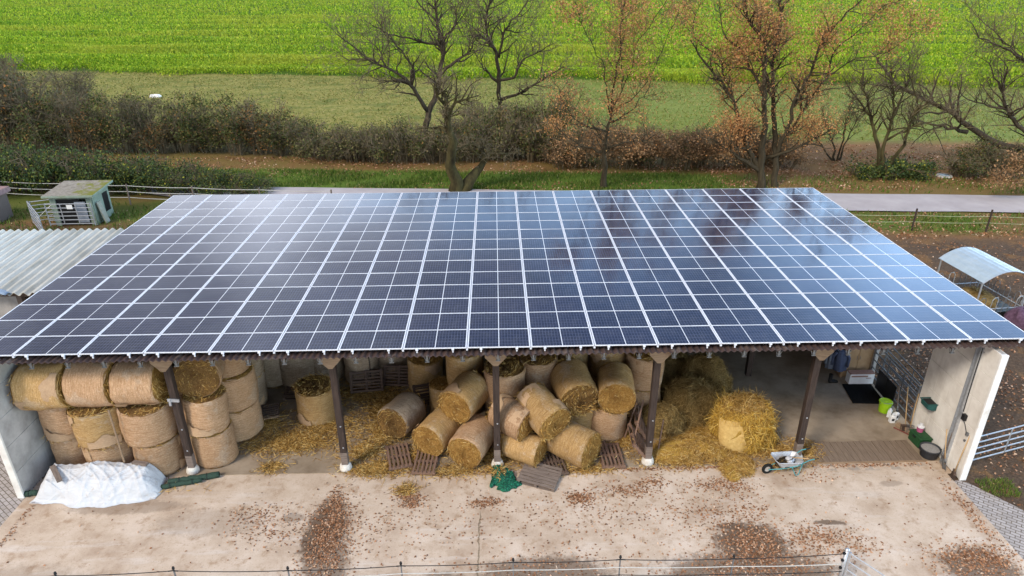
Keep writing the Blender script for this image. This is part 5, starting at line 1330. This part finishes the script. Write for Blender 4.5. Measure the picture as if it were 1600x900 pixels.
# ------------------------------------------------------------------ right bay: mat, boxes, bucket, tools
M['tools'] = 'tools leaning in the right bay'
k = NT('black_grid_mat').set(.95, 0, .1); k.color(k.ramp(k.noise(30, 3, .6), [(.3, (.004, .004, .004)), (.7, (.012, .012, .012))]))
b = MB(); b.add([(12.72, 2.98, 0), (13.86, 2.9, 0), (13.96, 4.15, 0), (12.9, 4.2, 0)] + [(12.72, 2.98, .03), (13.86, 2.9, .03), (13.96, 4.15, .03), (12.9, 4.2, .03)], [(3, 2, 1, 0), (4, 5, 6, 7), (0, 1, 5, 4), (1, 2, 6, 5), (2, 3, 7, 6), (3, 0, 4, 7)])
for i in range(9): b.box((12.88 + i * .12, 3.55, .034), (.03, 1.05, .008), (0, 0, R(-6)))
tag(b.build('rubber_mat', k.m, None, (0, 0, .028)), 'black rubber mat on the concrete in front of the white box', 'mat')
def white_box():
    t = thing('storage_box', 'white box with brown label strip standing on the black mat edge', 'box', (13.58, 4.33, .028))
    b = MB(); b.box((0, 0, .23), (.92, .3, .42)); b.build('carton', simple('white_carton', (.8, .79, .8), (.7, .68, .68), 5, .6), t, bevel=.012)
    b = MB(); b.box((0, -.01, .46), (.93, .26, .035)); b.box((-.1, -.153, .36), (.62, .006, .06)); b.box((.25, -.153, .28), (.2, .006, .03)); b.build('printed_strip', simple('brown_print', (.36, .2, .15), None, 20, .7), t)
white_box()
def cupboard():
    t = thing('board_cupboard', 'brown board fronted cupboard behind the white box', 'cupboard', (13.56, 5.0, .028))
    b = MB(); b.box((0, 0, .85), (1.1, .62, 1.62)); b.build('carcass', simple('brown_board', (.36, .235, .13), (.28, .175, .09), 4, .75), t, bevel=.01)
    b = MB(); b.box((0, 0, 1.68), (1.18, .74, .035)); b.build('top_board', simple('tan_board', (.42, .29, .17), (.34, .22, .12), 3, .7), t, bevel=.006)
    for s in (-1, 1):
        b = MB(); b.box((s * .25, -.318, .86), (.47, .016, 1.4)); d = b.build('door', simple('tan_door_board', (.38, .25, .14), (.3, .19, .1), 4, .7), t, bevel=.004)
        b = MB(); b.tube([(s * .06, -.33, .8), (s * .06, -.36, .83), (s * .06, -.36, .93), (s * .06, -.33, .96)], .008, 5); b.build('handle', M['steel_grey'], d)
    b = MB(); b.box((-.5, -.28, .02), (.07, .07, .1)); b.box((.5, -.28, .02), (.07, .07, .1)); b.build('feet', M['pale_timber'], t)
cupboard()
def jackets():
    for i, (x, y, z, c, w) in enumerate([(12.82, 4.55, .45, (.06, .075, .13), 'dark blue work jacket hanging left of the cupboard'), (12.62, 4.75, .45, (.13, .15, .19), 'grey blue work jacket hanging in the corner left of the cupboard')]):
        t = thing('work_jacket', w, 'jacket', (x, y, z), R(-20 + 30 * i), 'work jackets by the cupboard')
        b = MB(); rr = random.Random(i + 3); nu = 20
        for k_ in range(11):
            f = k_ / 10
            for j in range(nu):
                a = 2 * math.pi * j / nu; q = (.2 + .05 * math.sin(3 * a + f * 2 + i) + .03 * math.sin(7 * a)) * (1 - .45 * f ** 3)
                b.v.append((q * 1.1 * math.cos(a), q * .55 * math.sin(a), f * .85 + rr.gauss(0, .006)))
        for k_ in range(10):
            for j in range(nu): kk = (j + 1) % nu; b.f.append((k_ * nu + j, k_ * nu + kk, (k_ + 1) * nu + kk, (k_ + 1) * nu + j)); b.mi.append(0)
        b.f.append(tuple(10 * nu + j for j in range(nu))); b.mi.append(0)
        m_ = simple('jacket_cloth_%d' % i, c, None, 10, .9, bump=.4); b.build('body', m_, t, smooth=True)
        for s in (-1, 1):
            b = MB(); b.tube([(s * .16, 0, .78), (s * .27, .02, .55), (s * .27, -.02, .2)], [.075, .07, .055], 9); b.build('sleeve', m_, t, smooth=True)
        b = MB(); b.tube([(0, .02, .83), (0, .03, 1.5), (0, .06, 4.3 - z)], .008, 4); b.build('hanging_cord', M['fence_black'], t)
jackets()
b = MB(); b.tube([(-.11, 0, .06), (.13, 0, .06)], [.07, .07], 8); b.box((.13, .02, .035), (.2, .1, .07)); b.lathe([(.065, .05), (.07, .2), (.075, .34)], 10, Matrix.Translation((-.06, .02, .02)))
tag(b.build('rubber_boot', M['black_plastic'], None, (12.55, 4.35, .03), smooth=True), 'black rubber boot on the floor below the hanging jackets', 'boot')
def bucket():
    lime = simple('lime_green_plastic', (.36, .62, .01), (.28, .5, .01), 6, .4, 0, .5)
    t = thing('bucket', 'lime green plastic bucket with closed lid by the gate', 'bucket', (13.58, 2.48, .028))
    b = MB(); b.lathe([(0, 0), (.17, 0), (.18, .02), (.205, .40), (.0, .40)], 26); b.build('pail', lime, t, smooth=False)
    b = MB(); b.lathe([(.222, .385), (.226, .40), (.222, .42), (.2, .425), (.19, .41), (.04, .412), (.03, .43), (0, .432)], 26); b.build('lid', lime, t)
    b = MB(); b.tube([(.21 * math.cos(a), .21 * math.sin(a) , .34 - .16 * math.sin(a * 1.0) * 0 - .12 * math.sin(a)) for a in [math.pi * i / 10 + math.pi for i in range(11)]], .007, 5); b.build('handle', M['galv'], t)
bucket()
def cans():
    wp = simple('white_plastic', (.8, .8, .8), (.7, .7, .7), 8, .45)
    for i, (x, y, h, r_, w) in enumerate([(13.52, 1.84, .3, .1, 'nearest white plastic canister below the lime bucket'), (13.72, 1.98, .34, .1, 'right white plastic canister with black marking by the gate'), (13.6, 2.16, .3, .095, 'rear white plastic canister just in front of the lime bucket')]):
        t = thing('canister', w, 'canister', (x, y, .028), R(25 * i), 'white canisters by the gate')
        b = MB(); b.box((0, 0, h * .42), (r_ * 1.7, r_ * 1.35, h * .84)); b.lathe([(r_ * .6, h * .82), (r_ * .35, h * .95), (.035, h), (0, h)], 12); b.build('body', wp, t, bevel=.015)
        b = MB(); b.lathe([(.04, h), (.04, h + .035), (0, h + .037)], 10); b.build('cap', M['black_plastic'] if i == 1 else wp, t)
        b = MB(); b.tube([(r_ * .55, 0, h * .8), (r_ * .55, 0, h * 1.02), (.02, 0, h * 1.03)], .012, 6); b.build('handle', wp, t)
        b = MB(); b.box((0, -r_ * .69, h * .45), (r_ * .9, .004, h * .3)); b.build('dark_label', M['black_plastic'], t)
cans()
def crate():
    gr = simple('dark_green_plastic', (.02, .085, .03), (.012, .05, .02), 8, .5)
    t = thing('tool_box', 'dark green plastic box against the pale right wall', 'box', (13.82, .68, .028), R(4))
    b = MB(); b.box((0, 0, .17), (.42, .55, .32)); b.build('body', gr, t, bevel=.02)
    b = MB(); b.box((0, 0, .345), (.45, .58, .04)); b.box((0, 0, .372), (.3, .42, .018)); b.build('lid', gr, t, bevel=.012)
    b = MB(); b.box((-.235, 0, .3), (.03, .12, .05)); b.build('latch', M['black_plastic'], t)
    t = thing('paint_tub', 'small pink tub with white lid standing on the dark green box', 'tub', (13.84, .82, .41))
    b = MB(); b.lathe([(0, 0), (.095, 0), (.105, .17), (0, .17)], 18); b.build('tub', simple('pink_plastic', (.45, .1, .22), None, 5, .5), t)
    b = MB(); b.lathe([(.11, .165), (.112, .2), (.1, .205), (.06, .21), (.05, .3), (0, .305)], 18); b.build('lid', simple('white_lid', (.78, .78, .8), None, 5, .4), t)
    t = thing('feed_tub', 'round dark grey feed tub at the foot of the right wall', 'tub', (13.76, .02, .03))
    b = MB(); b.lathe([(0, .0), (.22, .0), (.25, .03), (.29, .3), (.31, .31), (.31, .335), (.275, .33), (.25, .06), (.0, .05)], 26); b.build('bowl', simple('dark_grey_rubber', (.05, .055, .065), (.03, .03, .035), 8, .6), t, smooth=True)
    b = MB(); b.lathe([(.0, .3), (.15, .305), (.27, .29)], 26); b.build('grey_fill', simple('pale_grey_feed', (.33, .32, .32), (.22, .21, .2), 22, .9, bump=.6), t, smooth=True)
    for s in (-1, 1):
        b = MB(); b.tube([(s * .3, -.07, .3), (s * .36, -.05, .3), (s * .36, .05, .3), (s * .3, .07, .3)], .016, 6); b.build('handle', M['black_plastic'], t)
crate()
def corner_trough():
    t = thing('wall_feeder', 'teal plastic feed trough hooked on the pale right wall', 'feed trough', (14.095, .9, 1.28))
    m_ = simple('teal_plastic', (.02, .1, .095), (.014, .065, .062), 8, .5)
    b = MB(); out = [(-.0, 0), (-.0, .24), (-.33, .24), (-.3, .06), (-.12, 0)]
    b.prism(out, -.2, .2); o = b.build('trough', m_, t, bevel=.02)
    b = MB(); b.box((-.165, 0, .243), (.27, .32, .006)); b.build('hollow_shade_sheet', M['black_plastic'], t)  # flat black sheet on the solid trough stands in for its shaded hollow
    b = MB(); b.box((-.17, .21, .25), (.34, .03, .03)); b.box((-.17, -.21, .25), (.34, .03, .03)); b.box((-.34, 0, .25), (.03, .44, .03)); b.build('rim', m_, t, bevel=.008)
corner_trough()
def ramp():
    t = thing('plank_threshold', 'strip of brown floor planks along the front of the right bay', 'plank floor', (0, 0, 0))
    b = MB(); rr = random.Random(12)
    for i in range(19):
        x = 9.78 + i * .2; b.box((x, .3 + rr.uniform(-.02, .02), .045), (.188, 1.02, .035), (0, 0, rr.uniform(-.01, .01)))
    b.build('planks', M['plank'], t, bevel=.004)
    b = MB(); b.box((11.6, -.225, .035), (3.9, .03, .06)); b.build('edge_board', M['pale_timber'], t)
ramp()
GTL = M['tools']
shovel('shovel', 'long handled shovel with pale blade leaning at the right wall front', (13.86, -.7, .06), (-9, 6, 80), 1.45, 'shovel', 'shovel', group=GTL)
shovel('broom', 'stiff brown broom standing on the yard at the right wall end', (13.95, -.98, .01), (4, 5, 60), 1.55, 'broom', 'broom', group=GTL)
shovel('hay_fork', 'thin handled fork leaning on the pale wall behind the shovel', (13.9, -.42, .05), (6, 8, 75), 1.6, 'fork', 'fork', 'grey_wood', group=GTL)
shovel('broom', 'broom with yellow handle leaning against the gate', (13.72, 1.32, .04), (-26, 12, 10), 1.5, 'broom', 'broom', group=GTL)
shovel('rake', 'wooden handled rake leaning on the gate end beside the yellow broom', (13.78, 1.2, .04), (-20, 16, 5), 1.7, 'fork', 'rake', group=GTL)
shovel('shovel', 'grey shovel standing against the gate bars', (13.85, 2.1, .04), (-8, 10, 60), 1.2, 'shovel', 'shovel', 'grey_wood', group=GTL)
b = MB(); b.tube([(0, 0, .03), (.35, -.48, .03)], .022, 8); o = b.build('pipe_piece', simple('rusty_red_pipe', (.22, .06, .045), (.13, .04, .03), 10, .7), None, (13.42, 1.5, .03)); tag(o, 'short rusty red pipe on the floor below the white canisters', 'pipe')
b = MB(); b.box((0, 0, .05), (.16, .5, .1)); b.box((.02, .05, .115), (.12, .4, .03)); o = b.build('timber_block', M['pale_timber'], None, (13.7, 1.42, .03), bevel=.01, rot=(0, 0, R(25))); tag(o, 'pale timber block on the floor by the gate end', 'timber')
o.data.materials[0] = M['pale_timber']

# ------------------------------------------------------------------ tubular gates
def gate(name, label, p0, p1, h, nr, low=.18, r_=.02, posts=2, group=None, cat='gate', mids=1, diag=False, metal=None):
    metal = metal or M['galv']
    p0, p1 = Vector(p0), Vector(p1); d = p1 - p0; ln = Vector((d.x, d.y)).length
    t = thing(name, label, cat, p0, math.atan2(d.y, d.x), group)
    dz = d.z
    for i in range(nr):
        z = low + (h - low) * i / (nr - 1)
        b = MB(); b.tube([(0, 0, z), (ln / 2, 0, z + dz / 2), (ln, 0, z + dz)], r_, 7, cap=True); b.build('rail', metal, t)
    for i in range(posts):
        x = ln * i / max(1, posts - 1); b = MB(); b.tube([(x, 0, low - .12), (x, 0, h + .04)], r_ * 1.25, 8); b.build('upright', metal, t)
    for i in range(mids):
        x = ln * (i + 1) / (mids + 1); b = MB(); b.box((x, -r_ * .9, (low + h) / 2), (.05, .012, h - low)); b.build('brace', metal, t)
    if diag:
        b = MB(); b.tube([(0, -r_ * 1.4, low), (ln, -r_ * 1.4, h)], r_ * .6, 6); b.build('diagonal_brace', M['galv'], t)
    return t
gate('field_gate', 'galvanised gate closing the opening beside the pale right wall', (14.09, 1.72, 0.02), (14.09, 4.55, 0.02), 1.5, 5, .25, .024, 2, mids=2, metal=M['steel_grey'])
gate('field_gate', 'second galvanised gate standing just outside the right opening', (14.62, 1.3, 0), (14.75, 4.9, 0), 1.35, 5, .3, .02, 2, mids=1, metal=M['steel_grey'])
gate('field_gate', 'galvanised paddock gate running off right from the white wall end', (14.4, -.62, 0), (17.7, .35, 0), 1.18, 5, .26, .022, 2, mids=1)
# dark objects leaning inside the gate
b = MB(); b.box((0, 0, .45), (.03, 1.2, .8)); b.box((-.02, 0, .45), (.02, .05, .8)); o = b.build('stall_board', M['black_plastic'], None, (13.98, 3.3, .03), bevel=.01); tag(o, 'black board leaning inside the gate, behind the mat', 'board')

# ------------------------------------------------------------------ electric fence at the near edge
def front_fence():
    t = thing('electric_fence', 'electric rope fence with thin posts across the near yard edge', 'fence', (0, -5.06, 0))
    xs = [-13.6, -10.75, -7.92, -5.19, -2.45, .28, 2.9, 5.7]
    zt = [1.2, 1.2, 1.28, 1.2, 1.27, 1.3, 1.31, 1.25]
    for x, z in zip(xs, zt):
        b = MB(); b.box((x, 0, z / 2), (.03, .03, z)); p = b.build('post', M['steel_grey'], t)
        b = MB(); b.lathe([(0, 0), (.035, 0), (.03, .05), (.018, .07), (0, .075)], 10, Matrix.Translation((x, 0, z - .005))); b.tube([(x - .12, -.03, z - .05), (x, -.035, z - .03), (x + .12, -.03, z - .05)], .015, 6); b.build('insulator', M['black_plastic'], p)
    def wire(zs, r_, mat, sag):
        pts = []
        X = xs + [8.46]; Z = zs + [1.3 if zs[1] > 1.1 else zs[-1]]
        for a, c, z0, z1 in zip(X[:-1], X[1:], Z[:-1], Z[1:]):
            for i in range(6): f = i / 6; pts.append((a + (c - a) * f, -.035, z0 + (z1 - z0) * f - sag * 4 * f * (1 - f)))
        pts.append((X[-1], -.035, Z[-1])); b = MB(); b.tube(pts, r_, 5); b.build('rope', mat, t)
    wire([z - .035 for z in zt], .011, M['fence_black'], .035)
    wire([z - .29 for z in zt], .011, M['fence_white'], .03)
    wire([z - .55 for z in zt], .011, M['fence_black'], .03)
front_fence()
b = MB()
t = thing('gate_post', 'stout galvanised gate post with fence straps at the near yard edge', 'gate post', (8.5, -5.04, 0))
b.tube([(0, 0, 0), (0, 0, 1.36)], .055, 12); b.build('tube', M['galv'], t, smooth=True)
b = MB(); b.lathe([(.06, 1.35), (.062, 1.38), (.03, 1.41), (0, 1.415)], 12); b.build('cap', M['galv'], t)
b = MB(); b.box((-.07, -.02, 1.28), (.06, .05, .06)); b.box((-.07, -.02, 1.05), (.06, .05, .06)); b.box((-.07, -.02, .8), (.06, .05, .06)); b.build('insulator', M['black_plastic'], t)
gate('yard_gate', 'galvanised yard gate swung open towards the viewer', (8.56, -5.1, 0), (10.3, -7.6, 0), 1.3, 5, .25, .02, 2, mids=1)

# ------------------------------------------------------------------ left yard: outbuilding, shed, pens
def outbuilding():
    t = thing('outbuilding', 'low outbuilding with white corrugated roof left of the barn', 'building', (0, 0, 0))
    k = NT('white_corrugated_sheet').set(.7, 0, .3)
    c = k.ramp(k.noise(1.4, 7, .65, k.mapped((1.6, .35, 1))), [(.3, (.36, .33, .26)), (.55, (.57, .54, .46)), (.8, (.68, .655, .58))]); k.color(c)
    b = MB(); x0, x1, y0, y1, pit, per = -26.5, -17.25, 6.95, 13.3, .36, 8
    n = int((x1 - x0) / pit * per)
    for off in (0, -.02):
        for (y, z) in ((y0, 3.0), (y1, 3.28)):
            for i in range(n + 1): b.v.append((x0 + i * pit / per, y, z + off + .065 * math.cos(2 * math.pi * i / per)))
    m1 = n + 1
    for i in range(n):
        b.f += [(i, i + 1, m1 + i + 1, m1 + i), (2 * m1 + i + 1, 2 * m1 + i, 3 * m1 + i, 3 * m1 + i + 1), (i + 1, i, 2 * m1 + i, 2 * m1 + i + 1), (m1 + i, m1 + i + 1, 3 * m1 + i + 1, 3 * m1 + i)]; b.mi += [0] * 4
    b.build('roof', k.m, t)
    b = MB(); b.box((-22.0, 13.0, 1.5), (9, .12, 2.9)); b.box((-26.2, 10.1, 1.45), (.12, 5.8, 2.8)); b.box((-17.6, 10.4, 1.45), (.12, 5.2, 2.8)); b.box((-20.6, 7.5, 1.4), (3.4, .12, 2.75)); b.build('wall', M['wall_grey_and_shaded'], t)
    for yy in (7.2, 10, 12.8):
        b = MB(); b.box((-21.9, yy, 2.86 + (yy - 7) * .044), (9, .1, .12)); b.build('roof_beam', M['brown_wood'], t)
    b = MB(); b.box((-18.75, 7.45, 1.4), (.2, .2, 2.8)); b.build('post', M['grey_wood'], t)
outbuilding()
b = MB()
for i in range(16):
    for j in range(7): b.v.append((-.75 + 1.5 * i / 15, -.1 + .5 * j / 6, .08 * math.sin(i * .7) + .05 * math.sin(j + i * .4) - .02 * j))
for i in range(15):
    for j in range(6): b.f.append((i * 7 + j, (i + 1) * 7 + j, (i + 1) * 7 + j + 1, i * 7 + j + 1)); b.mi.append(0)
o = b.build('plastic_sheet', simple('blue_grey_plastic', (.3, .38, .46), (.2, .26, .34), 6, .4), None, (-19.5, 6.85, 3.14), smooth=True); o.modifiers.new('thick', 'SOLIDIFY').thickness = .02
tag(o, 'blue grey plastic sheet draped over the near edge of the white corrugated roof', 'plastic sheet')

def shed():
    gm = simple('pale_green_paint', (.29, .35, .27), (.21, .26, .2), 3, .8, dirt=(.2, .22, .13))
    moss = NT('mossy_felt_roof').set(.95, 0, .1)
    c = moss.ramp(moss.noise(4, 7, .7), [(.3, (.16, .135, .105)), (.6, (.3, .265, .22))]); gx_ = moss.n('ShaderNodeSeparateXYZ'); moss.l(moss.tc(), gx_.inputs[0])
    mk = moss.math('ADD', moss.noise(1.6, 6, .7), moss.math('MULTIPLY', gx_.outputs['X'], .12)); c = moss.mix(moss.rng(mk, .5, .68), c, (.17, .17, .035)); moss.color(c); moss.bump(moss.noise(20, 4, .7), .8, .03)
    t = thing('garden_shed', 'small pale green shed with mossy flat roof in the left paddock', 'shed', (-25.62, 24.1, 0), R(2))
    b = MB(); b.box((-1.2, 0, .95), (.08, 2.1, 1.9)); b.box((0, 1.05, .98), (2.4, .08, 1.96)); b.box((0, -1.05, 1.79), (2.4, .08, .22)); b.box((-1.05, -1.05, .84), (.3, .08, 1.68)); b.box((1.05, -1.05, .84), (.3, .08, 1.68)); b.build('wall', gm, t)
    b = MB(); b.box((1.2, -.42, .95), (.08, 1.2, 1.9)); b.box((1.2, .95, .95), (.08, .2, 1.9)); b.box((1.2, .5, .2), (.08, .7, .4)); b.box((1.2, .5, 1.75), (.08, .7, .3)); b.build('side_wall', gm, t)
    b = MB(); b.box((.02, 0, 2.0), (2.95, 2.72, .08), (R(3.5), 0, 0)); b.build('roof', moss.m, t, bevel=.015)
    b = MB(); b.box((.02, -1.36, 1.9), (2.97, .03, .12)); b.box((1.5, 0, 1.97), (.03, 2.72, .12), (R(3.5), 0, 0)); b.build('fascia', gm, t)
    b = MB(); b.box((1.215, .5, 1.0), (.03, .66, 1.18)); b.build('window', M['black_plastic'], t)
    b = MB(); b.box((-.4, -.98, .84), (1.7, .03, 1.66)); b.build('doorway_shade_panel', M['black_plastic'], t)  # black panel added in the opening as the shade of the shed interior
    b = MB(); b.box((.52, -1.13, .85), (.62, .04, 1.3)); b.build('door', simple('grey_blue_door', (.3, .33, .37), (.23, .25, .29), 4, .6), t)
shed()
b = MB(); b.box((0, 0, .68), (.1, .46, 1.36)); b.box((-.03, 0, 1.36), (.05, .3, .05)); o = b.build('concrete_slab', simple('mossy_pale_slab', (.42, .4, .33), (.28, .28, .2), 5, .9, bump=.3), None, (-23.98, 23.55, 0.0), bevel=.02, rot=(0, R(-12), R(4))); tag(o, 'pale concrete slab leaning against the green shed side', 'slab')
b = MB(); b.box((0, 0, 0), (.34, .02, .26)); b.box((0, .015, .09), (.06, .02, .06)); o = b.build('white_sign', M['white_paint'], None, (-25.55, 22.71, 1.28)); tag(o, 'small blank white sign on the gate before the green shed', 'sign')
gate('pen_gate', 'galvanised pen gate across the front of the green shed', (-27.0, 22.75, 0), (-24.35, 22.8, 0), 1.45, 6, .2, .028, 2, mids=2, group='pen gates by the green shed')
gate('pen_gate', 'galvanised pen gate slanting towards the white corrugated roof', (-28.35, 23.3, 0), (-26.15, 20.7, 0), 1.45, 6, .2, .028, 2, mids=1, group='pen gates by the green shed')
gate('pen_gate', 'galvanised pen gate between pen corner and left side of shed', (-28.3, 23.4, 0), (-26.95, 24.0, 0), 1.4, 6, .2, .024, 2, mids=0, group='pen gates by the green shed', diag=True)
def small_hut():
    t = thing('feed_hut', 'small hut with pinkish tiled roof at the far left edge', 'hut', (-31.9, 24.2, 0))
    b = MB(); b.box((0, 0, .8), (2.6, 1.5, 1.6)); b.build('wall', M['grey_wood'], t)
    b = MB(); b.prism([(-1.5, 1.6), (1.5, 1.6), (1.5, 1.68), (-1.5, 1.68)], -1, 0); b.prism([(-1.5, 1.6), (1.5, 1.6), (1.45, 1.9), (-1.45, 1.9)], -.95, .95); b.build('roof', simple('pinkish_roof', (.33, .21, .19), (.22, .13, .12), 7, .9, bump=.4), t)
small_hut()
def wire_fence(name, label, pts, zs, posts, r_, mat, pm, ph, pr):
    t = thing(name, label, 'fence', (0, 0, 0))
    for (x, y) in posts:
        b = MB(); b.tube([(x, y, 0), (x + .02, y, ph)], pr, 7); b.build('post', pm, t)
    for z in zs:
        b = MB(); P = []
        for (a, c) in zip(pts[:-1], pts[1:]):
            for i in range(8): f = i / 8; P.append((a[0] + (c[0] - a[0]) * f, a[1] + (c[1] - a[1]) * f, z - .05 * 4 * f * (1 - f)))
        P.append((*pts[-1], z)); b.tube(P, r_, 4); b.build('wire', mat, t)
lp = [(-44, 29.6), (-38.5, 28.9), (-33.3, 28.3), (-28.8, 27.6), (-24.2, 26.95), (-19.7, 26.3), (-15.2, 25.7), (-10.5, 25.2)]
wire_fence('wire_fence', 'three strand pale rope fence in front of the low left hedge', lp, (.5, .9, 1.3), lp, .022, M['fence_white'], M['grey_wood'], 1.4, .05)
rp = [(16.0, 20.9), (20.2, 20.6), (24.44, 20.29), (28.64, 19.92), (33.0, 19.5), (37.4, 19.1), (42, 18.6)]
wire_fence('wire_fence', 'thin wire fence with dark posts along the lane on the right', rp, (.55, .95), rp, .014, simple('yellow_green_rope', (.4, .42, .25), None, 10, .7), M['dark_post'], 1.35, .055)

# ------------------------------------------------------------------ hay feeder with curved canopy
def feeder():
    t = thing('hay_feeder', 'steel hay feeder under a curved pale blue metal canopy', 'hay feeder', (21.95, 10.55, 0), R(6))
    bm_ = simple('pale_blue_sheet', (.40, .49, .56), (.31, .39, .45), 3, .45, .1, .5, dirt=(.38, .42, .44))
    b = MB(); n = 20; W, Dp = 1.22, 1.4
    for y in (-Dp, -Dp / 3, Dp / 3, Dp):
        for i in range(n + 1):
            f = i / n; x = -W + 2 * W * f; b.v.append((x, y, 1.85 + .5 * (1 - (2 * f - 1) ** 2) + .008 * math.cos(i * math.pi)))
    for j in range(3):
        for i in range(n): b.f.append((j * (n + 1) + i, j * (n + 1) + i + 1, (j + 1) * (n + 1) + i + 1, (j + 1) * (n + 1) + i)); b.mi.append(0)
    o = b.build('canopy', bm_, t, smooth=False); o.modifiers.new('thick', 'SOLIDIFY').thickness = .012
    for y in (-Dp, Dp):
        b = MB(); b.tube([(-W + 2 * W * i / 12, y, 1.83 + .5 * (1 - (i / 6 - 1) ** 2)) for i in range(13)], .022, 6); b.build('canopy_hoop', M['galv'], t)
    for sx in (-1, 1):
        for sy in (-1, 1):
            b = MB(); b.tube([(sx * 1.15, sy * 1.3, 0), (sx * 1.15, sy * 1.3, 1.88)], .035, 8); b.build('leg', M['galv'], t)
            b = MB(); b.tube([(sx * 1.15, sy * 1.18, .6), (sx * 1.15, sy * 1.3, 1.2)], .02, 6); b.build('strut', M['galv'], t)
    for sy in (-1, 1):
        b = MB(); b.tube([(-1.15, sy * 1.3, .5), (1.15, sy * 1.3, .5)], .022, 6); b.build('rail', M['galv'], t)
        for i in range(4):
            x = -.9 + .6 * i; b = MB(); b.tube([(x - .14, sy * 1.32, .3), (x - .14, sy * 1.36, .95), (x - .07, sy * 1.37, 1.08), (x + .07, sy * 1.37, 1.08), (x + .14, sy * 1.36, .95), (x + .14, sy * 1.32, .3)], .016, 5); b.build('feed_hoop', M['galv'] if i % 2 else M['steel_grey'], t)
    for sx in (-1, 1):
        b = MB(); b.tube([(sx * 1.15, -1.3, .5), (sx * 1.15, 1.3, .5)], .022, 6); b.build('rail', M['galv'], t)
        for i in range(4):
            y = -.9 + .6 * i; b = MB(); b.tube([(sx * 1.17, y - .14, .3), (sx * 1.2, y - .14, .95), (sx * 1.21, y, 1.08), (sx * 1.2, y + .14, .95), (sx * 1.17, y + .14, .3)], .016, 5); b.build('feed_hoop', M['steel_grey'], t)
    b = MB(); b.box((0, 0, .16), (2.2, 2.5, .26)); b.build('trough', M['black_plastic'], t)
feeder()
blob_heap('hay_heap', 'greenish hay lying inside the canopy feeder', (21.75, 10.4, .3), (.85, .95, .5), M['straw_old'], M['hay_bits'], 12, 900, 'hay heap')
def purple():
    rs = np.random.RandomState(4); b = MB(); nu = 24
    for i in range(11):
        f = i / 10
        for j in range(nu):
            a = 2 * math.pi * j / nu; q = 1 + .15 * math.sin(3 * a + f * 4) + .1 * math.sin(5 * a + 2) + rs.normal() * .03
            b.v.append((.62 * q * math.cos(a) * math.cos(f * 1.5) ** .6, .55 * q * math.sin(a) * math.cos(f * 1.5) ** .6, .75 * math.sin(f * 1.57)))
    for i in range(10):
        for j in range(nu): k_ = (j + 1) % nu; b.f.append((i * nu + j, i * nu + k_, (i + 1) * nu + k_, (i + 1) * nu + j)); b.mi.append(0)
    t = thing('net_bundle', 'purple net bundle on the ground in front of the canopy feeder', 'bundle', (22.9, 8.7, 0))
    b.build('bundle', simple('dusky_purple_net', (.15, .085, .135), (.065, .032, .058), 9, .9, bump=.7), t, smooth=True)
    b = MB(); b.tube([(.02 * i, .05 * math.sin(i), .74 + .02 * i) for i in range(6)], .03, 6); b.build('tied_neck', simple('purple_cord', (.16, .08, .13), None, 6, .9), t)
purple()
for i, (x, y, s) in enumerate([(25.1, 16.9, .4), (29.6, 14.2, .55), (20.0, 12.6, .3)]):
    blob_heap('dung_pile', ['dark dung pile on the paddock soil left of the feeder canopy', 'wide dark dung pile on the paddock soil right of the feeder canopy', 'small dark dung pile behind the roof edge left of the feeder'][i], (x, y, 0), (s, s * .8, .14), bpy.data.materials['dark_manure'], M['hay_bits'], 90 + i, 120, 'dung pile', .3, .15, .015, 'dung piles on the paddock')
# drain cover by the lane, pale stone in the meadow
t = thing('drain_cover', 'round grey drain cover in the leaves beyond the lane', 'drain cover', (32.9, 31.2, .02)); b = MB(); b.lathe([(0, .09), (.34, .09), (.36, .05), (.36, 0)], 20); b.build('cover', M['steel_grey'], t); b = MB(); b.lathe([(.36, .11), (.5, .1), (.55, 0)], 20); b.build('ring', M['wall_grey_and_shaded'], t)
b = MB(); rr = random.Random(8); b.lathe([(.0, 0), (.55, 0), (.6, .2), (.42, .42), (.0, .5)], 9, None, 0, .2, 3); o = b.build('field_stone', M['white_paint'], None, (-40.2, 67.4, 0)); o.scale = (1.2, .7, .8); tag(o, 'pale stone lying in the meadow beyond the left hedge', 'stone')
